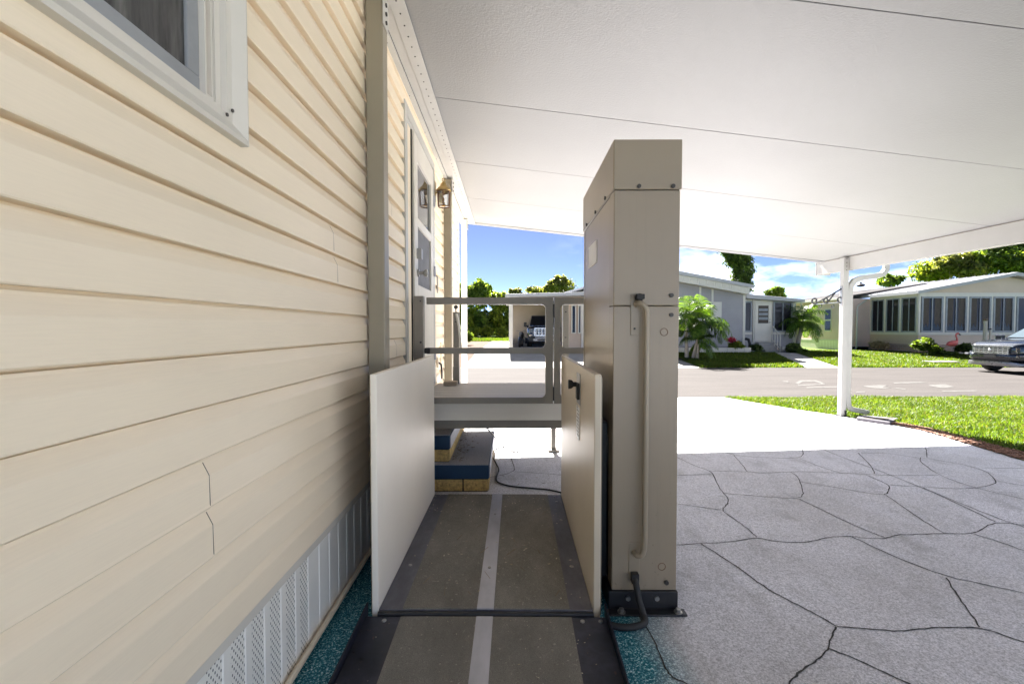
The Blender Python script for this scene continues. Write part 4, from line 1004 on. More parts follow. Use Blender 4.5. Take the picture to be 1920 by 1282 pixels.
# tall vine-clad tree behind the grey house
x_, z_ = at(1392, 505, 40)
tree_px('vine_tree', 'tall dark tree with vine covered trunk behind the grey house', 1384, 455, 44, 40, 40, M['leafdark'], 26000, .15, 41, nb=12, limbs=0, extra=[(x_, 40, z_, .85, .85, 1.3), (x_-.1, 40, z_-1.4, .85, .85, 1.2), (x_-.5, 40, z_+.9, 1.0, 1.0, .8), (x_+.1, 40, z_-3.0, .8, .8, 1.2)])
tree_px('round_tree', 'small round dark green tree above the porch roof of the grey house', 1452, 549, 26, 17, 38, M['leafmid'], 4500, .11, 42)
G3 = 'large trees behind the cream house'
for px_, py_, rx_, ry_, Y_, mt, n_, sd, l_ in (
    (1668, 528, 26, 17, 44, 'leafmid', 3000, 51, 'small thin tree left of the large trees, above the grey shingle roof'),
    (1738, 508, 44, 30, 44, 'leafbright', 7000, 52, 'yellow green tree at the left end of the large trees'),
    (1800, 500, 50, 34, 42, 'leafolive', 10000, 53, 'broad olive tree second from the left of the large trees'),
    (1868, 490, 52, 44, 41, 'leafmid', 11000, 54, 'broad mid green tree behind the gable of the cream house'),
    (1915, 480, 50, 52, 45, 'leafdark', 9000, 55, 'dark green tree at the right edge behind the cream house'),
    (1985, 480, 60, 52, 42, 'leafolive', 6000, 56, 'olive tree furthest right, cut by the picture edge')):
    tree_px('large_tree', l_, px_, py_, rx_, ry_, Y_, M[mt], int(n_*.7), .2, sd, group=G3)

# palms
def palm(name, label, stems, mat, L, nf, group=None, droop=1.0, seed=1, lw=.022):
    bx, by = stems[0][0], stems[0][1]; zb_ = zg(by); t = thing(name, label, 'palm tree', (bx, by, zb_), 0, group); g = random.Random(seed)
    tb = MB(); V = []
    for (x, y, zt_, tx, ty, r, sc) in stems:
        pts = [(x, y, zb_-.05), (x+.3*(tx-x), y+.3*(ty-y), zb_+(zt_-zb_)*.35), (tx, ty, zt_)]; tb.tube(pts, [r*1.5, r, r*.8], 10)
        for i in range(nf):
            az = 2.399*i+g.uniform(-.3, .3); el = R(g.choice((78, 60, 42, 25, 8, -8))+g.uniform(-8, 8)); Lf = L*sc*g.uniform(.8, 1.1); N = 28
            p = Vector((tx, ty, zt_)); d = Vector((math.cos(az)*math.cos(el), math.sin(az)*math.cos(el), math.sin(el))); step_ = Lf/N; prev = p
            for j_ in range(N):
                d = (d+Vector((0, 0, -.085*droop*(j_/N+.35)))).normalized(); p = p+d*step_
                side = d.cross(Vector((0, 0, 1)));
                if side.length < .05: side = Vector((1, 0, 0))
                side.normalize(); upv = side.cross(d)
                V.append([prev-side*.008, prev+side*.008, p+side*.006, p-side*.006])
                if j_ > 2:
                    f = j_/N; ll = Lf*.36*math.sin(math.pi*min(1, .16+f*.86))**.7*g.uniform(.85, 1.1)
                    for sg in (-1, 1):
                        ld = (side*sg*.85+d*.55+upv*(.25-.5*g.random())+Vector((0, 0, -.25*droop))).normalized(); q = p+ld*ll*.5; e = p+(ld+Vector((0, 0, -.35*droop))).normalized()*ll
                        wv = ld.cross(upv).normalized()*lw*sc*.5 if ld.cross(upv).length > .01 else d*lw*.5
                        V.append([p-wv*.5, p+wv*.5, q+wv, q-wv]); V.append([q-wv, q+wv, e+wv*.1, e-wv*.1])
                prev = p
    tb.build('trunk', M['palmbark'], t, smooth=True)
    P = np.array([[tuple(a) for a in q] for q in V]).reshape(-1, 3)-np.array((bx, by, zb_))
    raw('crown', P, np.arange(len(P)).reshape(-1, 4), mat, t)
    return t
Yp = 19.4; s_ = Yp/F
def pp(px, py, Y): x, z = at(px, py, Y); return x, z
x1, z1 = pp(1289, 596, Yp); x2, z2 = pp(1316, 603, Yp); x3, z3 = pp(1296, 640, Yp); bx = pp(1293, 668, Yp)[0]
palm('cluster_palm', 'bright green palm clump with three pale trunks in front of the grey house', [(bx-.12, Yp, z1, x1-.05, Yp, .065, 1.05), (bx+.10, Yp-.1, z2, x2, Yp-.1, .06, 1.05), (bx+.22, Yp-.25, z3, x3+.2, Yp-.3, .05, .72)], M['palmleaf'], 1.35, 22, seed=3, droop=1.15, lw=.034)
Yp = 22.6; x1, z1 = pp(1512, 604, Yp); bx = pp(1494, 655, Yp)[0]
palm('date_palm', 'short dark trunked palm leaning beside the porch of the grey house', [(bx, Yp, z1, x1-.2, Yp, .10, 1.0)], M['palmleaf'], 1.35, 34, seed=5, droop=1.25, lw=.032)

# shrubs and bed plants
def shrub(name, label, px, py, rpx, rpy, Y, mat, n, size, seed, group=None, cat='shrub'):
    return tree_px(name, label, px, py, rpx, rpy, Y, mat, n, size, seed, group=group, cat=cat, trunk=False, nb=7)
G4 = 'shrubs in front of the grey house'
shrub('dark_shrub', 'dark green shrub left of the front steps, right of the white planter', 1420, 652, 13, 9, 21.6, M['leafdark'], 1800, .07, 61, G4)
shrub('dark_shrub', 'wide dark green shrub right of the walk, under the leaning palm', 1490, 655, 21, 11, 21.4, M['leafdark'], 2600, .08, 62, G4)
shrub('palm_underplanting', 'yellow green shrub at the foot of the palm clump', 1306, 654, 9, 12, 19.9, M['leafbright'], 1000, .06, 63)
G5 = 'shrubs along the cream house'
shrub('leafy_shrub', 'leafy green shrub left of the flamingo at the cream house', 1735, 648, 23, 14, 20.3, M['leafmid'], 2000, .09, 64, G5)
shrub('leafy_shrub', 'dark shrub right of the flamingo, beside the parked SUV', 1814, 652, 17, 13, 20.0, M['leafdark'], 1600, .08, 65, G5)
shrub('leafy_shrub', 'low dark ground shrub beneath the flamingo', 1766, 661, 26, 5, 20.2, M['leafdark'], 1400, .05, 66, G5)
t = tree_px('flowering_shrub', 'green shrub with red flowers spilling over the white planter', 1376, 648, 17, 11, 21.25, M['leafbright'], 2200, .05, 67, cat='flowering shrub', trunk=False, nb=7)
x_, z_ = at(1370, 637, 21.25); leaf_cloud('blossom', [(x_, 21.2, z_, .22, .2, .13)], 300, .05, M['flower'], t, tuple(t.location), 5)

# ------------------------------------------------------------------ house parts shared
def lap_wall(m, plane, c, a0, a1, z0, z1f, ex=.12, mi=0, step=.02):
    """lap siding on plane 'y' (faces -Y at y=c) or 'x' (faces -X at x=c); z1f = height or function of a"""
    z = z0; top = max(z1f(a0), z1f(a1)) if callable(z1f) else z1f
    while z < top-.005:
        zt_ = min(z+ex, top)
        if callable(z1f):
            # clip the course under a sloping top
            lo, hi = a0, a1
            for _ in range(1):
                def ok(a): return z1f(a) > z
                N = 60; good = [a0+(a1-a0)*i/N for i in range(N+1) if ok(a0+(a1-a0)*i/N)]
                if not good: lo = hi = 0
                else: lo, hi = good[0], good[-1]
            if hi <= lo: z += ex; continue
        else: lo, hi = a0, a1
        d0 = c-step
        if plane == 'y': m.add([(lo, d0, z), (hi, d0, z), (hi, c, zt_), (lo, c, zt_), (lo, c+.01, z), (hi, c+.01, z)], [(0, 1, 2, 3), (0, 4, 5, 1)], mi)
        else: m.add([(d0, lo, z), (d0, hi, z), (c, hi, zt_), (c, lo, zt_), (c+.01, lo, z), (c+.01, hi, z)], [(0, 3, 2, 1), (0, 1, 5, 4)], mi)
        z += ex
def win_y(parent, x0, x1, y, z0, z1, frame, glass, fw=.06, mull=True, name='window', curtain=False):
    b = MB(); b.box(x0, x1, y-.05, y+.02, z0, z0+fw); b.box(x0, x1, y-.05, y+.02, z1-fw, z1); b.box(x0, x0+fw, y-.05, y+.02, z0+fw, z1-fw); b.box(x1-fw, x1, y-.05, y+.02, z0+fw, z1-fw)
    if mull: xm = (x0+x1)/2; b.box(xm-.022, xm+.022, y-.042, y+.02, z0+fw, z1-fw)
    w_ = b.build(name, frame, parent); MB().box(x0+fw, x1-fw, y-.012, y-.006, z0+fw, z1-fw).build('pane', glass, w_)
    if curtain:
        c_ = MB(); g = random.Random(int(x0*100)); n_ = 14
        for xa, xb in ((x0+fw, x0+fw+(x1-x0)*.30), (x1-fw-(x1-x0)*.30, x1-fw)):
            pr = [(xa+(xb-xa)*i/n_, y-.0135-.002*(i % 2)) for i in range(n_+1)]
            top_, bot = z1-fw, z0+fw+.15*(z1-z0)
            for i in range(n_):
                c_.add([(pr[i][0], pr[i][1], bot+.1*math.sin(i)), (pr[i+1][0], pr[i+1][1], bot+.1*math.sin(i+1)), (pr[i+1][0], pr[i+1][1], top_), (pr[i][0], pr[i][1], top_)], [(0, 1, 2, 3)])
        c_.build('curtain', M['curtain'], w_)
    return w_

# ------------------------------------------------------------------ far carport home, truck, motorcycle
fc = thing('carport_home', 'white home with attached tan lined carport sheltering the dark truck', 'house', (2, 26, zg(26)))
z22 = zg(22)
def FX(px, Y): return at(px, 600, Y)[0]
xa = FX(955, 22)
b = MB(); b.box(xa-.02, xa+.17, 22, 22.19, z22-.05, 2.72); b.build('post', M['white'], fc, bevel=.01)
b = MB(); b.hexa([(xa-.20, 21.8, 2.75), (4.4, 21.8, 2.86), (4.4, 32.2, 2.98), (xa-.20, 32.2, 2.86), (xa-.20, 21.8, 2.90), (4.4, 21.8, 3.02), (4.4, 32.2, 3.14), (xa-.20, 32.2, 3.02)]); b.build('carport_roof', M['roofwhite'], fc, bevel=.01)
b = MB(); b.box(xa+.1, 3.55, 21.95, 22.07, 2.60, 2.74); b.build('header', M['white'], fc)
b = MB(); lap_wall(b, 'y', 31.2, xa+.05, 3.6, .10, 2.86, .14); b.box(xa+.05, 3.6, 31.25, 31.35, .1, 2.86); b.build('back_wall', M['sidingtan'], fc)
b = MB(); b.box(xa+.02, xa+.10, 24, 31.2, .1, .45); b.box(xa+.03, xa+.07, 22.2, 31.2, 2.55, 2.72); b.build('side_rail', M['white'], fc)
hx0 = FX(1066, 23.2)
b = MB(); lap_wall(b, 'y', 23.2, hx0, 6.45, zg(23), 2.9, .14); b.box(hx0, 6.45, 23.22, 33, zg(23), 2.95); lap_wall(b, 'x', hx0-.004, 23.22, 33, zg(23), 2.9, .14); b.build('wall', M['sidingpale'], fc)
b = MB(); rx0, rxm, rx1 = hx0-.25, 5.0, 6.75
def zr2(x): return 3.0+.28*(min(x, 2*rxm-x)-rx0)
b.prism([(rx0, 2.98), (rxm, zr2(rxm)-.02), (rx1, 2.98), (rx1, 3.08), (rxm, zr2(rxm)+.1), (rx0, 3.08)], 'y', 22.9, 33.2); b.build('roof', M['roofwhite'], fc)
b = MB(); b.prism([(rx0+.25, 2.9), (rxm, zr2(rxm)-.06), (rx1-.3, 2.9)], 'y', 23.19, 23.4); b.build('gable', M['white'], fc)
for (pa, pb) in ((1071, 1080), (1083.5, 1090)):
    w_ = win_y(fc, FX(pa, 23.15), FX(pb, 23.15), 23.13, 1.0, 2.45, M['white'], M['farglass'], .05, False)
b = MB(); b.box(FX(1090, 23.1), FX(1095, 23.1), 23.08, 23.16, .2, 2.8); b.build('corner_trim', M['white'], fc)
b = MB(); b.ball((FX(1031, 27.8), 27.8, 2.55), (.13, .13), 10); b.cyl((FX(1031, 27.8), 27.8, 2.66), 'z', .05, .2, 8)
hl = b.build('hanging_ornament', M['curtain'], None, smooth=True); tag(hl, 'pale round ornament hanging inside the far carport above the truck', 'ornament')

def wheel(parent, x, y, z, r, w, ax='x'):
    b = MB()
    prof = [(r*.62, -w/2), (r*.93, -w/2), (r, -w*.36), (r, w*.36), (r*.93, w/2), (r*.62, w/2)]
    def ring(prof, m, mi=0):
        n = 28; vs = []; fs = []
        for rr, t in prof:
            for j in range(n):
                a = 2*math.pi*j/n
                vs.append((x+t, y+rr*math.cos(a), z+rr*math.sin(a)) if ax == 'x' else (x+rr*math.cos(a), y+t, z+rr*math.sin(a)))
        for i in range(len(prof)-1):
            for j in range(n): fs.append((i*n+j, i*n+(j+1) % n, (i+1)*n+(j+1) % n, (i+1)*n+j))
        m.add(vs, fs, mi)
    ring(prof+[prof[0]], b); t_ = b.build('wheel', M['rubber'], parent, smooth=True)
    b = MB(); ring([(r*.62, -w*.48), (r*.56, -w*.42), (r*.5, -w*.2), (.001, -w*.2)], b); ring([(r*.62, w*.48), (r*.56, w*.42), (r*.5, w*.2), (.001, w*.2)], b)
    for k_ in range(5):
        a = 2*math.pi*k_/5
        for sg in (-1, 1):
            p1 = (.12*r*math.cos(a), .12*r*math.sin(a)); p2 = (.58*r*math.cos(a), .58*r*math.sin(a)); tt = sg*w*.40
            if ax == 'x': b.tube([(x+tt, y+p1[0], z+p1[1]), (x+tt, y+p2[0], z+p2[1])], r*.075, 6)
            else: b.tube([(x+p1[0], y+tt, z+p1[1]), (x+p2[0], y+tt, z+p2[1])], r*.075, 6)
    b.build('rim', M['carsilver'], t_, smooth=True)
    return t_
def loft(m, secs, mi=0, cap=True):
    """secs: list of closed rings (same count) of 3D points"""
    n = len(secs[0]); vs = [p for s_ in secs for p in s_]; fs = []
    for i in range(len(secs)-1):
        for j in range(n): fs.append((i*n+j, i*n+(j+1) % n, (i+1)*n+(j+1) % n, (i+1)*n+j))
    if cap: fs += [tuple(range(n))[::-1], tuple(range((len(secs)-1)*n, len(secs)*n))]
    m.add(vs, fs, mi)

# pickup truck: front at y=TF facing the camera
TF = 26.4; TXc = at(1022, 600, 26.4)[0]; TZ = zg(26.6)+.004
tk = thing('pickup_truck', 'dark navy pickup truck with chrome grille parked in the far carport', 'pickup truck', (TXc, TF+2.5, TZ))
def rr(hw, z0, z1, y, r=.12, taper=0):   # rounded-rect ring in XZ
    out = []
    for cx, cz, a0 in ((hw-r, z1-r, 0), (-hw+r, z1-r, 90), (-hw+r, z0+r, 180), (hw-r, z0+r, 270)):
        for k_ in range(5):
            a = R(a0+k_*22.5); xx = cx+r*math.cos(a); zz_ = cz+r*math.sin(a); out.append((TXc+xx*(1-taper*(zz_-z0)/(z1-z0)), y, TZ+zz_))
    return out
b = MB(); loft(b, [rr(.93, .55, 1.10, TF+.02, .10), rr(.99, .50, 1.20, TF+.10, .12), rr(1.015, .48, 1.235, TF+.45, .12), rr(1.02, .48, 1.28, TF+1.45, .12)]); loft(b, [rr(1.02, .48, 1.27, TF+1.45, .12), rr(1.02, .48, 1.25, TF+3.6, .1)]); loft(b, [rr(1.02, .55, 1.32, TF+3.62, .08), rr(1.01, .55, 1.34, TF+5.6, .08)])
tb = b.build('body', M['carpaint'], tk, smooth=True)
b = MB(); b.prism([(TXc-.62, TZ+1.23), (TXc+.62, TZ+1.23), (TXc+.52, TZ+1.31), (TXc-.52, TZ+1.31)], 'y', TF+.3, TF+1.3); b.build('hood_bulge', M['carpaint'], tk, bevel=.03)
b = MB(); loft(b, [rr(.86, 1.22, 1.30, TF+1.32, .03), rr(.80, 1.22, 1.62, TF+1.72, .08, .02), rr(.74, 1.22, 1.93, TF+2.15, .10, .04), rr(.74, 1.22, 1.95, TF+3.2, .10, .04), rr(.80, 1.22, 1.6, TF+3.7, .06, .03)]); b.build('cab', M['carpaint'], tk, smooth=True)
b = MB(); b.add([(TXc-.80, TF+1.30, TZ+1.31), (TXc+.80, TF+1.30, TZ+1.31), (TXc+.66, TF+2.08, TZ+1.89), (TXc-.66, TF+2.08, TZ+1.89), (TXc-.80, TF+1.36, TZ+1.31), (TXc+.80, TF+1.36, TZ+1.31), (TXc+.66, TF+2.14, TZ+1.89), (TXc-.66, TF+2.14, TZ+1.89)], [(0, 1, 2, 3), (4, 7, 6, 5), (0, 4, 5, 1), (1, 5, 6, 2), (2, 6, 7, 3), (3, 7, 4, 0)]); b.build('windshield', M['truckglass'], tk)
b = MB(); b.box(TXc-.60, TXc+.60, TF-.02, TF+.06, TZ+.70, TZ+1.14, 1)
for i in range(7):
    xg = TXc-.54+i*.18; b.box(xg-.016, xg+.016, TF-.045, TF-.018, TZ+.74, TZ+1.12)
for i in range(5): b.box(TXc-.58, TXc+.58, TF-.036, TF-.02, TZ+.76+i*.085, TZ+.775+i*.085)
b.box(TXc-.63, TXc+.63, TF-.05, TF+.03, TZ+1.115, TZ+1.155); b.box(TXc-.63, TXc+.63, TF-.05, TF+.03, TZ+.685, TZ+.735); b.box(TXc-.64, TXc-.60, TF-.05, TF+.03, TZ+.70, TZ+1.15); b.box(TXc+.60, TXc+.64, TF-.05, TF+.03, TZ+.70, TZ+1.15)
b.build('grille', [M['chrome'], M['carplastic']], tk)
for sx in (-1, 1):
    X_ = lambda a: TXc+sx*a
    b = MB()
    for (a0, a1, c0, c1) in ((.66, .93, 1.02, 1.09), (.86, .94, .80, 1.02), (.67, .72, .82, 1.02), (.74, .84, .88, .99)): b.box(min(X_(a0), X_(a1)), max(X_(a0), X_(a1)), TF-.012, TF+.10, TZ+c0, TZ+c1)
    b.build('headlight', M['lens'], tk, bevel=.01)
    b = MB(); b.box(min(X_(.84), X_(.90)), max(X_(.84), X_(.90)), TF-.04, TF+.08, TZ+.50, TZ+.66); b.build('fog_light', M['lens'], tk, bevel=.01)
    b = MB(); b.box(min(X_(1.0), X_(1.18)), max(X_(1.0), X_(1.18)), TF+1.55, TF+1.66, TZ+1.22, TZ+1.50); b.box(min(X_(.85), X_(1.08)), max(X_(.85), X_(1.08)), TF+1.6, TF+1.64, TZ+1.25, TZ+1.31); b.build('mirror', M['carplastic'], tk, bevel=.03)
    for yw in (TF+.95, TF+4.5): wheel(tk, TXc+sx*.86, yw, TZ+.41, .41, .28)
b = MB(); loft(b, [rr(.98, .36, .62, TF-.12, .06), rr(1.0, .34, .66, TF+.02, .06), rr(1.0, .34, .66, TF+.12, .06)]); b.build('bumper', M['carplastic'], tk, smooth=True)
b = MB(); b.box(TXc-.70, TXc+.70, TF-.135, TF-.10, TZ+.40, TZ+.52); b.box(TXc-.58, TXc+.58, TF-.128, TF-.10, TZ+.56, TZ+.63); b.box(TXc-.45, TXc+.45, TF-.14, TF-.13, TZ+.43, TZ+.50, 1); b.build('bumper_trim', [M['carsilver'], M['carplastic']], tk, bevel=.008)
# motorcycle leaning beside the truck
mx = at(981, 640, 26.9)[0]; my = 26.9; mz = zg(my)+.004
mo = thing('motorcycle', 'dark motorcycle parked left of the navy truck in the far carport', 'motorcycle', (mx, my, mz))
wheel(mo, mx-.22, my-.35, mz+.29, .29, .13); wheel(mo, mx-.05, my+1.0, mz+.29, .29, .15)
b = MB(); b.tube([(mx-.22, my-.35, mz+.29), (mx-.18, my-.15, mz+.62), (mx-.12, my+.02, mz+.92)], [.035, .035, .03], 8); b.tube([(mx-.42, my+.05, mz+.98), (mx-.12, my+.0, mz+.94), (mx+.18, my+.05, mz+.98)], .018, 8); b.build('fork', M['bolt'], mo, smooth=True)
b = MB(); b.tube([(mx-.14, my-.02, mz+.72), (mx-.10, my+.25, mz+.78), (mx-.07, my+.55, mz+.66), (mx-.05, my+.95, mz+.62)], [.09, .15, .14, .08], 10); b.tube([(mx-.12, my+.2, mz+.35), (mx-.06, my+.7, mz+.35)], [.16, .17], 10); b.build('body', M['carplastic'], mo, smooth=True)
b = MB(); b.tube([(mx-.22+.0, my-.35+.33*math.cos(a), mz+.29+.33*math.sin(a)) for a in [R(20+i*14) for i in range(10)]], .06, 8); b.build('fender', M['carpaint'], mo, smooth=True)
b = MB(); b.ball((mx-.15, my-.1, mz+.80), (.08, .08), 10); b.build('headlight', M['lens'], mo, smooth=True)

# ------------------------------------------------------------------ grey house
gh = thing('grey_house', 'grey sided house with white shallow gable and recessed white front door', 'house', (11, 23, zg(23)))
GYf = 22.5; gb = .08
gx0, gxr, gx1 = 6.62, FX(1225, GYf), FX(1396, GYf)
def rz3(px, py): return at(px, py, GYf)[1]
zwr = rz3(1396, 552); slope = (rz3(1275, 530)-zwr)/(gx1-FX(1275, GYf))
def gtop(x): return zwr+slope*(gx1-x) if x > gxr else zwr+slope*(gx1-gxr)-slope*2.2*(gxr-x)
b = MB(); lap_wall(b, 'y', GYf, gx0, gx1, gb, gtop, .16, step=.03)
b.prism([(gx0, gb), (gx1, gb), (gx1, gtop(gx1)-.01), (gxr, gtop(gxr)-.01), (gx0, gtop(gx0)-.01)], 'y', GYf+.012, 31); b.build('wall', M['sidinggray'], gh)
b = MB(); b.box(gx1-.10, gx1+.02, GYf-.03, GYf+.1, gb, gtop(gx1)); 
for p_ in (1312, 1335): xx = FX(p_, GYf); b.box(xx-.05, xx+.05, GYf-.03, GYf+.0, gb, gtop(xx)-.02)
b.box(gx0, gx1, GYf-.035, GYf, gb-.05, gb+.16); b.build('trim', M['white'], gh)
# roof: thick white fascia with soffit band, gable ridge
b = MB(); ox = FX(1412, GYf-.5); 
def rt(x): return zwr+slope*(gx1-x)+.30
b.prism([(ox, rt(ox)), (gxr, rt(gxr)), (gx0-.2, rt(gxr)-slope*2.2*(gxr-gx0+.2)), (gx0-.2, rt(gxr)-slope*2.2*(gxr-gx0+.2)+.17), (gxr, rt(gxr)+.17), (ox, rt(ox)+.15)], 'y', GYf-.55, 31.3); b.build('roof', M['roofwhite'], gh)
b = MB(); nb = 46
for i in range(nb):
    xa_ = gx0+(ox-.15-gx0)*i/nb; xb_ = gx0+(ox-.15-gx0)*(i+1)/nb-.012
    za = min(gtop(xa_)-.03 if xa_ < gx1 else zwr-.05, gtop(min(xb_, gx1))); 
    b.hexa([(xa_, GYf-.45, za), (xb_, GYf-.45, za-(slope*(xb_-xa_) if xa_ > gxr else 0)), (xb_, GYf-.40, za), (xa_, GYf-.40, za), (xa_, GYf-.45, za+.36), (xb_, GYf-.45, za+.36-(slope*(xb_-xa_) if xa_ > gxr else 0)), (xb_, GYf-.40, za+.34), (xa_, GYf-.40, za+.34)])
b.build('soffit_band', M['white'], gh)
b = MB(); b.prism([(gx0, gtop(gx0)-.02), (gxr, gtop(gxr)-.02), (ox-.15, zwr-slope*(ox-.15-gx1)-.02), (ox-.15, zwr-slope*(ox-.15-gx1)+.2), (gxr, gtop(gxr)+.2), (gx0, gtop(gx0)+.2)], 'y', GYf-.395, GYf+.0); b.build('soffit', M['white'], gh)
win_y(gh, FX(1313, GYf), FX(1334, GYf), GYf-.03, rz3(1320, 619), rz3(1320, 566), M['white'], M['farglass'], .07, False)
b = MB(); b.box(FX(1336, GYf), FX(1352, GYf), GYf-.06, GYf-.02, rz3(1340, 620), rz3(1340, 566)); b.build('shutter', M['white'], gh, bevel=.01)
b = MB(); b.box(FX(1296, GYf), FX(1311, GYf), GYf-.06, GYf-.02, rz3(1300, 620), rz3(1300, 566)); b.build('shutter', M['white'], gh, bevel=.01)
# enclosed porch on the right
PY = 22.9; px0_, px1_ = gx1+.025, FX(1490, PY); pzb = .08
def pz(py): return at(1440, py, PY)[1]
b = MB(); b.box(px0_, px1_, PY+.02, 28, pzb, 2.78); b.build('porch_wall', M['white'], gh)
b = MB(); lap_wall(b, 'y', PY, px0_, FX(1410, PY), pzb, pz(626), .12); lap_wall(b, 'y', PY, FX(1447, PY), px1_, pzb+.25, pz(626), .12); bits(b, 'porch_siding', M['sidinggray'], gh)
win_y(gh, FX(1394.5, PY), FX(1409, PY), PY-.0, pz(622), pz(565), M['greyframe'], M['farglass'], .07, False)
win_y(gh, FX(1449, PY), FX(1485, PY), PY-.0, pz(622), pz(565), M['greyframe'], M['farglass'], .07, True)
b = MB(); b.box(FX(1486, PY), FX(1491, PY), PY-.05, PY+.05, pzb, 2.78); b.box(px0_, FX(1410, PY), PY-.045, PY+.01, pz(627), pz(623)); b.box(FX(1447, PY), px1_, PY-.045, PY+.01, pz(627), pz(623)); b.box(FX(1446, PY), px1_, PY-.03, PY+.01, pzb, pzb+.25); bits(b, 'porch_trim', M['white'], gh)
b = MB(); b.box(FX(1411, PY), FX(1446, PY), PY-.05, PY+.015, pz(641), pz(563)); b.box(FX(1414, PY), FX(1443, PY), PY-.075, PY-.05, pz(639), pz(566)); dr = b.build('door', M['white'], gh, bevel=.012)
b = MB(); b.box(FX(1420, PY), FX(1439, PY), PY-.083, PY-.076, pz(606), pz(573)); dw = b.build('window', M['curtain'], dr)
b = MB()
for q in (581, 589, 597): b.box(FX(1421, PY), FX(1438, PY), PY-.086, PY-.083, pz(q+2.5), pz(q-2.5))
b.build('louvre', M['greyframe'], dw)
b = MB(); b.cyl((FX(1441.5, PY), PY-.075, pz(604)), 'y', .035, -.05, 10); b.cyl((FX(1441.5, PY), PY-.075, pz(599)), 'y', .03, -.02, 10); bits(b, 'handle', M['bolt'], dr)
b = MB(); ze0, ze1 = at(1406, 551, PY-.4)[1], at(1508, 561, PY-.4)[1]; xe0, xe1 = gx1+.05, FX(1508, PY-.4)
b.hexa([(xe0, PY-.45, ze0-.22), (xe1, PY-.45, ze1-.16), (xe1, 28.2, ze1-.16), (xe0, 28.2, ze0-.22), (xe0, PY-.45, ze0), (xe1, PY-.45, ze1), (xe1, 28.2, ze1), (xe0, 28.2, ze0)]); b.build('porch_roof', M['roofwhite'], gh, bevel=.02)
b = MB(); b.tube([(xe1-.15, PY-.35, ze1-.2), (px1_+.25, PY-.2, ze1-.42), (px1_+.10, PY-.03, ze1-.6), (px1_+.09, PY-.03, .2)], .045, 8); b.build('downspout', M['white'], gh, smooth=True)
b = MB(); sx0, sx1 = FX(1424, PY-.4), FX(1462, PY-.4)
for i in range(3): b.box(sx0, sx1, PY-.06-.30*(3-i), PY-.055, .06, .06+.165*(i+1))
b.build('front_step', M['conc'], gh, bevel=.01)
b = MB(); ra, rb_ = (FX(1451, PY-.3), PY-.2), (FX(1460, PY-.8), PY-.95)
za_, zb2 = .55, .12
for t_ in (0, .33, .66, 1): x_ = ra[0]+(rb_[0]-ra[0])*t_; y_ = ra[1]+(rb_[1]-ra[1])*t_; zz_ = za_+(zb2-za_)*t_; b.tube([(x_, y_, zz_-.05), (x_, y_, zz_+.82)], .022, 6)
for h_ in (.82, .15): b.tube([(ra[0], ra[1], za_+h_), (rb_[0], rb_[1], zb2+h_)], .022, 6)
b.build('step_railing', M['white'], gh)
b = MB(); b.tube([(FX(1399, 22.2), 22.25, .75), (FX(1403, 22.2), 22.15, .72), (FX(1404.5, 22.2), 22.1, .5), (FX(1404, 22.2), 22.1, .15)], .07, 8)
tag(b.build('drain_hose', M['rubber'], None, smooth=True), 'black bent drain hose beside the grey house corner trim', 'hose')
# white planter wall with dark soil
pl = thing('planter_wall', 'low white block planter along the front of the grey house', 'planter', (9, 21.5, zg(21.5)))
pxa, pxb = 7.4, FX(1407, 21.2); b = MB(); b.box(pxa, pxb, 21.1, 21.28, zg(21.2)-.05, .36); b.box(pxb-.18, pxb, 21.28, 22.4, zg(22)-.05, .36)
for i in range(14): xx = pxa+.4*i; b.box(xx, xx+.006, 21.096, 21.1, zg(21.2), .36, 1)
b.box(pxa, pxb, 21.096, 21.1, .21, .216, 1); b.build('wall', [M['white'], M['jointshade']], pl)
b = MB(); b.box(pxa, pxb-.18, 21.28, 22.46, .1, .33); b.build('soil', M['soil'], pl)
b = MB(); px_, py_ = FX(1291, 19.4), 19.35
vs = [(px_+1.1*math.cos(a)*(1+.1*math.sin(3*a)), py_+.6*math.sin(a), zg(py_+.6*math.sin(a))+.03) for a in [i*2*math.pi/30 for i in range(30)]]
b.add(vs, [tuple(range(30))]); tag(b.build('mulch_bed', M['soil']), 'dark soil bed round the palm clump trunks', 'soil', kind='stuff')

# ------------------------------------------------------------------ cream house (right)
ch = thing('cream_house', 'cream house with white metal gable roof and banks of dark sunroom windows', 'house', (20, 24, zg(24)))
CY = 21.0; cx = at(1722, 600, CY)[0]; cxe = 27.6; cxr = at(1890, 600, CY)[0]; ceb = .10
def cz(py): return at(1800, py, CY)[1]
ezv = cz(550); slc = (cz(519)-ezv)/(cxr-cx)
def ctop(x): return ezv+slc*(cxr-cx-abs(x-cxr))
b = MB(); lap_wall(b, 'y', CY, cx, cxe, cz(646), cz(624), .12); b.prism([(cx, cz(624)), (cxe, cz(624)), (cxe, ctop(cxe)), (cxr, ctop(cxr)), (cx, ctop(cx))], 'y', CY+.012, 23.8); b.box(cx+.012, cxe, CY+.02, 23.8, ceb, cz(624)); lap_wall(b, 'x', cx-.0, CY, 23.8, cz(646), cz(624), .12)
b.build('wall', M['sidingpale'], ch)
b = MB(); b.box(cx-.06, cxe, CY-.07, CY-.002, ceb-.08, cz(646)); b.box(cx-.07, cx-.002, CY-.002, 23.8, ceb-.08, cz(646)); b.build('brick_base', M['brick'], ch)
b = MB()
for p_ in (1722.5, 1768.5, 1813, 1858, 1901, 1946):
    xx = FX(p_, CY); b.box(xx-.035, xx+.045, CY-.04, CY+.0, cz(627), cz(549))
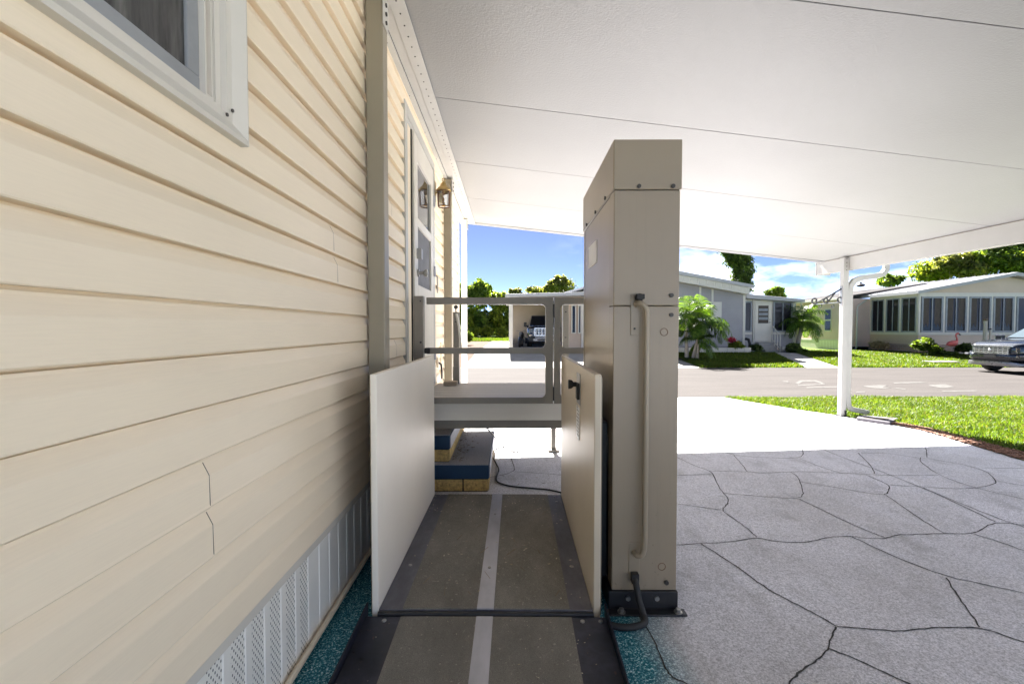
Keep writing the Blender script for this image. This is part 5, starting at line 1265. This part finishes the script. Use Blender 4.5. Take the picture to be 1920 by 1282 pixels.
b.box(cx, cxe, CY-.05, CY+.002, cz(628), cz(623)); b.box(cx, cxe, CY-.045, CY+.002, cz(556), cz(549)); b.box(cx-.05, cx, CY, 23.8, cz(628), cz(623)); b.box(cx-.045, cx, CY, 23.8, cz(556), cz(549))
for y_ in (CY+.02, 21.95, 22.85, 23.75): b.box(cx-.04, cx+.001, y_-.05, y_+.05, cz(628), cz(549))
b.build('trim', M['white'], ch)
for pa, pb, cu in ((1726, 1766.5, True), (1771, 1811, True), (1815.5, 1856, True), (1860.5, 1899, True), (1904, 1944, False)): win_y(ch, FX(pa, CY), FX(pb, CY), CY, cz(623), cz(556), M['greyframe'], M['farglass'], .08, True, curtain=cu)
for ya, yb in ((21.08, 21.89), (22.01, 22.79), (22.91, 23.69)):
    b = MB(); frame_rect(b, cx-.04, cx+.005, ya, yb, cz(623), cz(556), .06); b.box(cx-.035, cx+.005, (ya+yb)/2-.02, (ya+yb)/2+.02, cz(623)+.06, cz(556)-.06); w_ = b.build('window', M['greyframe'], ch); MB().box(cx-.014, cx-.006, ya+.06, yb-.06, cz(623)+.06, cz(556)-.06).build('pane', M['farglass'], w_)
b = MB(); oxl = cx-.35; ov = slc*.35
b.prism([(oxl, ezv-ov+.02), (cxr, ctop(cxr)+.02), (cxe+.3, ctop(cxe)-.04), (cxe+.3, ctop(cxe)+.12), (cxr, ctop(cxr)+.18), (oxl, ezv-ov+.17)], 'y', CY-.35, 24.6); 
for i in range(11): y_ = CY-.2+.43*i; b.hexa([(oxl, y_, ezv-ov+.168), (cxr, y_, ctop(cxr)+.178), (cxr, y_+.03, ctop(cxr)+.178), (oxl, y_+.03, ezv-ov+.168), (oxl, y_, ezv-ov+.195), (cxr, y_, ctop(cxr)+.205), (cxr, y_+.03, ctop(cxr)+.205), (oxl, y_+.03, ezv-ov+.195)])
b.build('sunroom_roof', M['roofwhite'], ch)
mxw = 17.8; me = 2.82
b = MB(); lap_wall(b, 'x', mxw, 23.8, 28.6, .62, me, .14); lap_wall(b, 'y', 23.8, mxw, cx, .62, me, .14); b.box(mxw+.014, 25, 23.815, 28.6, .3, me); b.build('main_wall', M['sidingmain'], ch)
b = MB(); b.box(mxw-.04, mxw+.3, 23.79, 28.62, .58, .66); b.box(mxw-.02, mxw+.03, 23.785, 28.6, .05, .58, 1)
for i in range(40): y_ = 23.85+.12*i; b.box(mxw-.026, mxw-.018, y_, y_+.05, .06, .58)
b.build('skirting', [M['white'], M['skirtplain']], ch)
b = MB(); b.prism([(mxw-.3, me-.02), (21.8, 3.50), (25.2, me-.1), (25.2, me+.05), (21.8, 3.62), (mxw-.3, me+.10)], 'y', 23.7, 28.9); b.build('main_roof', M['shingle'], ch)
b = MB(); b.box(mxw-.40, mxw-.29, 23.7, 28.9, me-.06, me+.07); b.build('gutter', M['white'], ch, bevel=.01)
b = MB(); b.box(mxw-.03, mxw+.02, 24.9, 25.45, 1.10, 2.35); b.box(mxw-.04, mxw-.03, 24.96, 25.39, 1.16, 1.68, 1); b.box(mxw-.04, mxw-.03, 24.96, 25.39, 1.76, 2.29, 1); b.build('window', [M['white'], M['farglass']], ch)
b = MB(); b.tube([(cx-.3, 23.72, ezv-.15), (cx-.75, 23.72, ezv-.45), (cx-.78, 23.72, ezv-.6), (cx-.78, 23.72, .25), (cx-.95, 23.6, .17)], .045, 8); b.build('downspout', M['white'], ch, smooth=True)
b = MB(); b.ball((20.6, 26.5, 3.78), (.22, .1), 10); b.cyl((20.6, 26.5, 3.72), 'z', .05, .25, 8); b.build('roof_vent', M['carplastic'], ch)

# garden ornaments
fx, fz = at(1787, 641, 20.1); fl = thing('lawn_flamingo', 'pink plastic flamingo standing in the bed by the cream house', 'flamingo', (fx, 20.1, zg(20.1)))
b = MB(); z0_ = zg(20.1)
b.tube([(fx-.30, 20.1, z0_+.50), (fx-.18, 20.1, z0_+.54), (fx-.02, 20.1, z0_+.56), (fx+.10, 20.1, z0_+.60), (fx+.18, 20.1, z0_+.68), (fx+.17, 20.1, z0_+.80), (fx+.12, 20.1, z0_+.90), (fx+.14, 20.1, z0_+.99), (fx+.22, 20.1, z0_+1.01)], [.02, .10, .135, .11, .045, .032, .03, .035, .045], 12)
b.build('body', M['pink'], fl, smooth=True)
b = MB(); b.tube([(fx+.22, 20.1, z0_+1.01), (fx+.30, 20.1, z0_+.96), (fx+.31, 20.1, z0_+.91)], [.03, .025, .006], 8); b.build('beak', M['carplastic'], fl, smooth=True)
b = MB()
for d_ in (-.04, .05): b.tube([(fx+d_, 20.1, z0_-.05), (fx+d_, 20.1, z0_+.45)], .008, 6)
b.build('leg', M['greyframe'], fl)
for (p0, pt, r_, l_, capm, nm) in ((1848, 597, .075, 'white tapered garden post with a tan ball top behind the SUV', 'litter', 'garden_post'), (1857, 614, .045, 'short white garden post with dark cap right of the taller post', 'carplastic', 'garden_post')):
    xx, zt_ = at(p0, pt, 19.2); g_ = thing(nm, l_, 'garden post', (xx, 19.2, zg(19.2)), 0, 'white garden posts'); zb_ = zg(19.2)
    b = MB(); b.lathe((xx, 19.2, zb_), [(r_*1.5, -.03), (r_*1.5, .1), (r_*1.1, .14), (r_, .5), (r_*.85, zt_-zb_-.14), (r_*1.15, zt_-zb_-.11), (.0, zt_-zb_-.10)], 14); b.build('shaft', M['white'], g_, smooth=True)
    b = MB(); b.ball((xx, 19.2, zt_-.06), (r_*.95, .07 if r_ > .05 else .035), 12); b.build('finial', M[capm], g_, smooth=True)
xx, yy_ = gnd(1763, 680); b = MB(); b.box(-.52, .52, -.28, .28, -.06, .05, 0, Matrix.Translation((xx, yy_, zg(yy_)+.02)))
tag(b.build('concrete_slab', M['conc'], None, bevel=.012), 'flat pale concrete slab lying in the lawn of the cream house', 'slab')
for i, (p_, q_, l_) in enumerate(((1754, 664, 'white edging block left in the row before the flamingo bed'), (1776, 664, 'white edging block right in the row before the flamingo bed'), (1800, 664.5, 'long white edging block nearest the parked SUV'))):
    xx, yy_ = gnd(p_, q_); hw_ = .2 if i < 2 else .3; b = MB(); b.box(-hw_, hw_, -.06, .06, -.05, .09, 0, Matrix.Translation((xx, yy_, zg(yy_)))); tag(b.build('edging_block', M['white'], None, bevel=.01), l_, 'edging block', 'edging blocks round the flamingo bed')
# dry flowering twigs at the brick base
xx = FX(1672, 22); t = thing('dry_shrub', 'straw coloured dry shrub against the brick base of the cream house', 'shrub', (cx-.5, 22.6, zg(22.6)))
M['straw'] = leafmat('straw_leaves', (.32, .24, .15), (.62, .5, .36), .3)
leaf_cloud('stems', blobset(cx-.45, 22.6, .42, .38, .8, .38, 5, 9), 900, .06, M['straw'], t, tuple(t.location), 9)

# ------------------------------------------------------------------ SUV on the street (drives along -X, front at SX)
SX = 16.02; SY = 14.95; SZ = -.216; HWs = .97
sv = thing('suv', 'dark grey SUV with chrome mesh grille on the street at the right edge', 'SUV', (SX+2.3, SY, SZ))
def sec(x, hw, z0, z1, r, k=0):
    out = []
    for cy_, cz_, a0 in ((hw-r, z1-r, 0), (-hw+r, z1-r, 90), (-hw+r, z0+r, 180), (hw-r, z0+r, 270)):
        for k_ in range(5): a = R(a0+k_*22.5); out.append((SX+x, SY+(cy_+r*math.cos(a)), SZ+cz_+r*math.sin(a)))
    return out
b = MB(); loft(b, [sec(.03, .60, .52, .90, .08), sec(.12, .74, .42, .955, .10), sec(.32, .88, .36, 1.01, .15), sec(.70, .96, .34, 1.07, .20), sec(1.1, .975, .32, 1.12, .20), sec(1.5, .98, .32, 1.17, .18), sec(2.6, .98, .32, 1.12, .12), sec(4.5, .97, .34, 1.14, .12), sec(4.9, .9, .45, 1.1, .12)]); b.build('body', M['suvpaint'], sv, smooth=True)
b = MB(); loft(b, [sec(1.45, .86, 1.08, 1.16, .03), sec(1.85, .84, 1.08, 1.40, .08), sec(2.35, .78, 1.08, 1.70, .10), sec(2.8, .76, 1.08, 1.77, .10), sec(4.0, .75, 1.08, 1.76, .10), sec(4.7, .80, 1.08, 1.3, .08)]); b.build('cabin', M['suvpaint'], sv, smooth=True)
b = MB(); b.add([(SX+1.42, SY-.80, SZ+1.17), (SX+1.42, SY+.80, SZ+1.17), (SX+2.28, SY+.68, SZ+1.69), (SX+2.28, SY-.68, SZ+1.69), (SX+1.5, SY-.80, SZ+1.15), (SX+1.5, SY+.80, SZ+1.15), (SX+2.32, SY+.68, SZ+1.65), (SX+2.32, SY-.68, SZ+1.65)], [(0, 1, 2, 3)[::-1], (4, 5, 6, 7), (0, 1, 5, 4), (2, 3, 7, 6), (1, 2, 6, 5), (3, 0, 4, 7)]); b.build('windshield', M['carglass'], sv)
b = MB(); b.add([(SX+1.95, SY-.835, SZ+1.16), (SX+3.9, SY-.835, SZ+1.16), (SX+3.8, SY-.77, SZ+1.66), (SX+2.5, SY-.775, SZ+1.66)], [(0, 1, 2, 3)]); b.build('side_window', M['carglass'], sv)
b = MB(); b.box(SX-.0, SX+.07, SY-.58, SY+.58, SZ+.66, SZ+.895, 1)
for i in range(3): b.box(SX-.025, SX+.002, SY-.57+.02*i, SY+.57-.02*i, SZ+.835-i*.07, SZ+.868-i*.07)
for i in range(8): yy_ = SY-.52+i*.149; b.box(SX-.02, SX+.002, yy_-.018, yy_+.018, SZ+.67, SZ+.885)
b.box(SX-.03, SX+.05, SY-.62, SY+.62, SZ+.885, SZ+.912); b.box(SX-.03, SX+.05, SY-.55, SY+.55, SZ+.645, SZ+.672); b.ball((SX-.03, SY, SZ+.775), (.045, .035), 10)
b.build('grille', [M['chromegrille'], M['carplastic']], sv)
for sg in (-1, 1):
    a, c_ = sorted((SY+sg*.66, SY+sg*.93))
    b = MB(); b.add([(SX+.03, SY+sg*.61, SZ+.78), (SX+.30, SY+sg*.905, SZ+.82), (SX+.48, SY+sg*.945, SZ+.95), (SX+.07, SY+sg*.63, SZ+.885), (SX+.14, SY+sg*.55, SZ+.78), (SX+.42, SY+sg*.80, SZ+.82), (SX+.55, SY+sg*.82, SZ+.95), (SX+.18, SY+sg*.56, SZ+.885)], [(0, 1, 2, 3), (4, 7, 6, 5), (0, 4, 5, 1), (2, 6, 7, 3), (1, 5, 6, 2), (3, 7, 4, 0)]); b.build('headlight', M['lens'], sv, bevel=.01)
    b = MB(); b.add([(SX+.05, SY+sg*.70, SZ+.52), (SX+.24, SY+sg*.935, SZ+.54), (SX+.26, SY+sg*.94, SZ+.68), (SX+.06, SY+sg*.70, SZ+.66), (SX+.2, SY+sg*.6, SZ+.52), (SX+.4, SY+sg*.8, SZ+.54), (SX+.4, SY+sg*.8, SZ+.68), (SX+.2, SY+sg*.6, SZ+.66)], [(0, 1, 2, 3), (4, 7, 6, 5), (0, 4, 5, 1), (2, 6, 7, 3), (1, 5, 6, 2), (3, 7, 4, 0)]); b.build('fog_pod', M['carplastic'], sv)
    b = MB(); b.box(SX+.05, SX+.22, min(SY+sg*.80, SY+sg*.925), max(SY+sg*.80, SY+sg*.925), SZ+.56, SZ+.63); b.build('fog_light', M['lens'], sv, bevel=.02)
    for xw in (.98, 3.85): wheel(sv, SX+xw, SY+sg*.84, SZ+.37, .37, .25, 'y')
    b = MB(); b.box(SX+1.35, SX+1.5, min(SY+sg*.92, SY+sg*1.16), max(SY+sg*.92, SY+sg*1.16), SZ+1.08, SZ+1.25); b.build('mirror', M['suvpaint'], sv, bevel=.03)
b = MB(); loft(b, [sec(-.03, .58, .46, .63, .05), sec(.06, .76, .44, .65, .06), sec(.22, .93, .44, .70, .06), sec(.4, .95, .44, .66, .06)]); b.build('bumper', M['suvpaint'], sv, smooth=True)
b = MB(); b.box(SX-.036, SX-.028, SY-.20, SY+.20, SZ+.52, SZ+.62); b.box(SX-.02, SX+.02, SY-.58, SY+.58, SZ+.39, SZ+.46); b.build('lower_grille', M['carplastic'], sv)
b = MB(); loft(b, [sec(.0, .62, .25, .40, .05), sec(.06, .80, .24, .38, .05), sec(.28, .93, .24, .36, .05), sec(.5, .95, .24, .34, .04)]); b.build('skid_plate', M['carsilver'], sv, smooth=True)

# ------------------------------------------------------------------ light
sunv = Vector((.08, -1.10, -1.0)).normalized()       # direction the light travels
el = math.asin(-sunv.z); az = math.atan2(-sunv.x, -sunv.y)
sl = bpy.data.lights.new('sun', 'SUN'); sl.energy = 5.0; sl.angle = R(.53); sl.color = (1, .96, .90)
so = bpy.data.objects.new('sun', sl); COL.objects.link(so); so.rotation_euler = sunv.to_track_quat('-Z', 'Y').to_euler(); so.location = (0, 30, 40)
wld = bpy.data.worlds.new('World'); S.world = wld; wld.use_nodes = True
nt = wld.node_tree; bg = nt.nodes['Background']; sky = nt.nodes.new('ShaderNodeTexSky'); sky.sky_type = 'NISHITA'; sky.sun_disc = False
sky.sun_elevation = el; sky.sun_rotation = az; sky.air_density = .145; sky.dust_density = .35; sky.ozone_density = .8; sky.altitude = 2500
tc = nt.nodes.new('ShaderNodeTexCoord'); mp = nt.nodes.new('ShaderNodeMapping'); mp.inputs['Scale'].default_value = (1, 1, 2.6); nt.links.new(tc.outputs['Generated'], mp.inputs[0])
cn = nt.nodes.new('ShaderNodeTexNoise'); cn.inputs['Scale'].default_value = 2.4; cn.inputs['Detail'].default_value = 7; cn.inputs['Roughness'].default_value = .55; nt.links.new(mp.outputs[0], cn.inputs['Vector'])
cr_ = nt.nodes.new('ShaderNodeValToRGB'); cr_.color_ramp.elements[0].position = .47; cr_.color_ramp.elements[1].position = .68; nt.links.new(cn.outputs['Fac'], cr_.inputs[0])
sx_ = nt.nodes.new('ShaderNodeSeparateXYZ'); nt.links.new(tc.outputs['Generated'], sx_.inputs[0])
mr = nt.nodes.new('ShaderNodeMapRange'); mr.inputs[1].default_value = .08; mr.inputs[2].default_value = .45; nt.links.new(sx_.outputs[0], mr.inputs[0])
mu = nt.nodes.new('ShaderNodeMath'); mu.operation = 'MULTIPLY'; nt.links.new(cr_.outputs[0], mu.inputs[0]); nt.links.new(mr.outputs[0], mu.inputs[1])
mxn = nt.nodes.new('ShaderNodeMix'); mxn.data_type = 'RGBA'; nt.links.new(mu.outputs[0], mxn.inputs[0]); nt.links.new(sky.outputs[0], mxn.inputs[6]); mxn.inputs[7].default_value = (9, 9.3, 9.8, 1)
nt.links.new(mxn.outputs[2], bg.inputs[0]); bg.inputs[1].default_value = .05

S.render.engine = 'CYCLES'
S.view_settings.view_transform = 'Standard'; S.view_settings.look = 'None'; S.view_settings.gamma = 1; S.view_settings.exposure = 3.3
cy = S.cycles; cy.max_bounces = 10; cy.diffuse_bounces = 6; cy.glossy_bounces = 4; cy.transmission_bounces = 6; cy.transparent_max_bounces = 8
cy.use_denoising = True; cy.sample_clamp_indirect = 8; cy.caustics_reflective = False; cy.caustics_refractive = False
S.render.resolution_x = 1024; S.render.resolution_y = 683
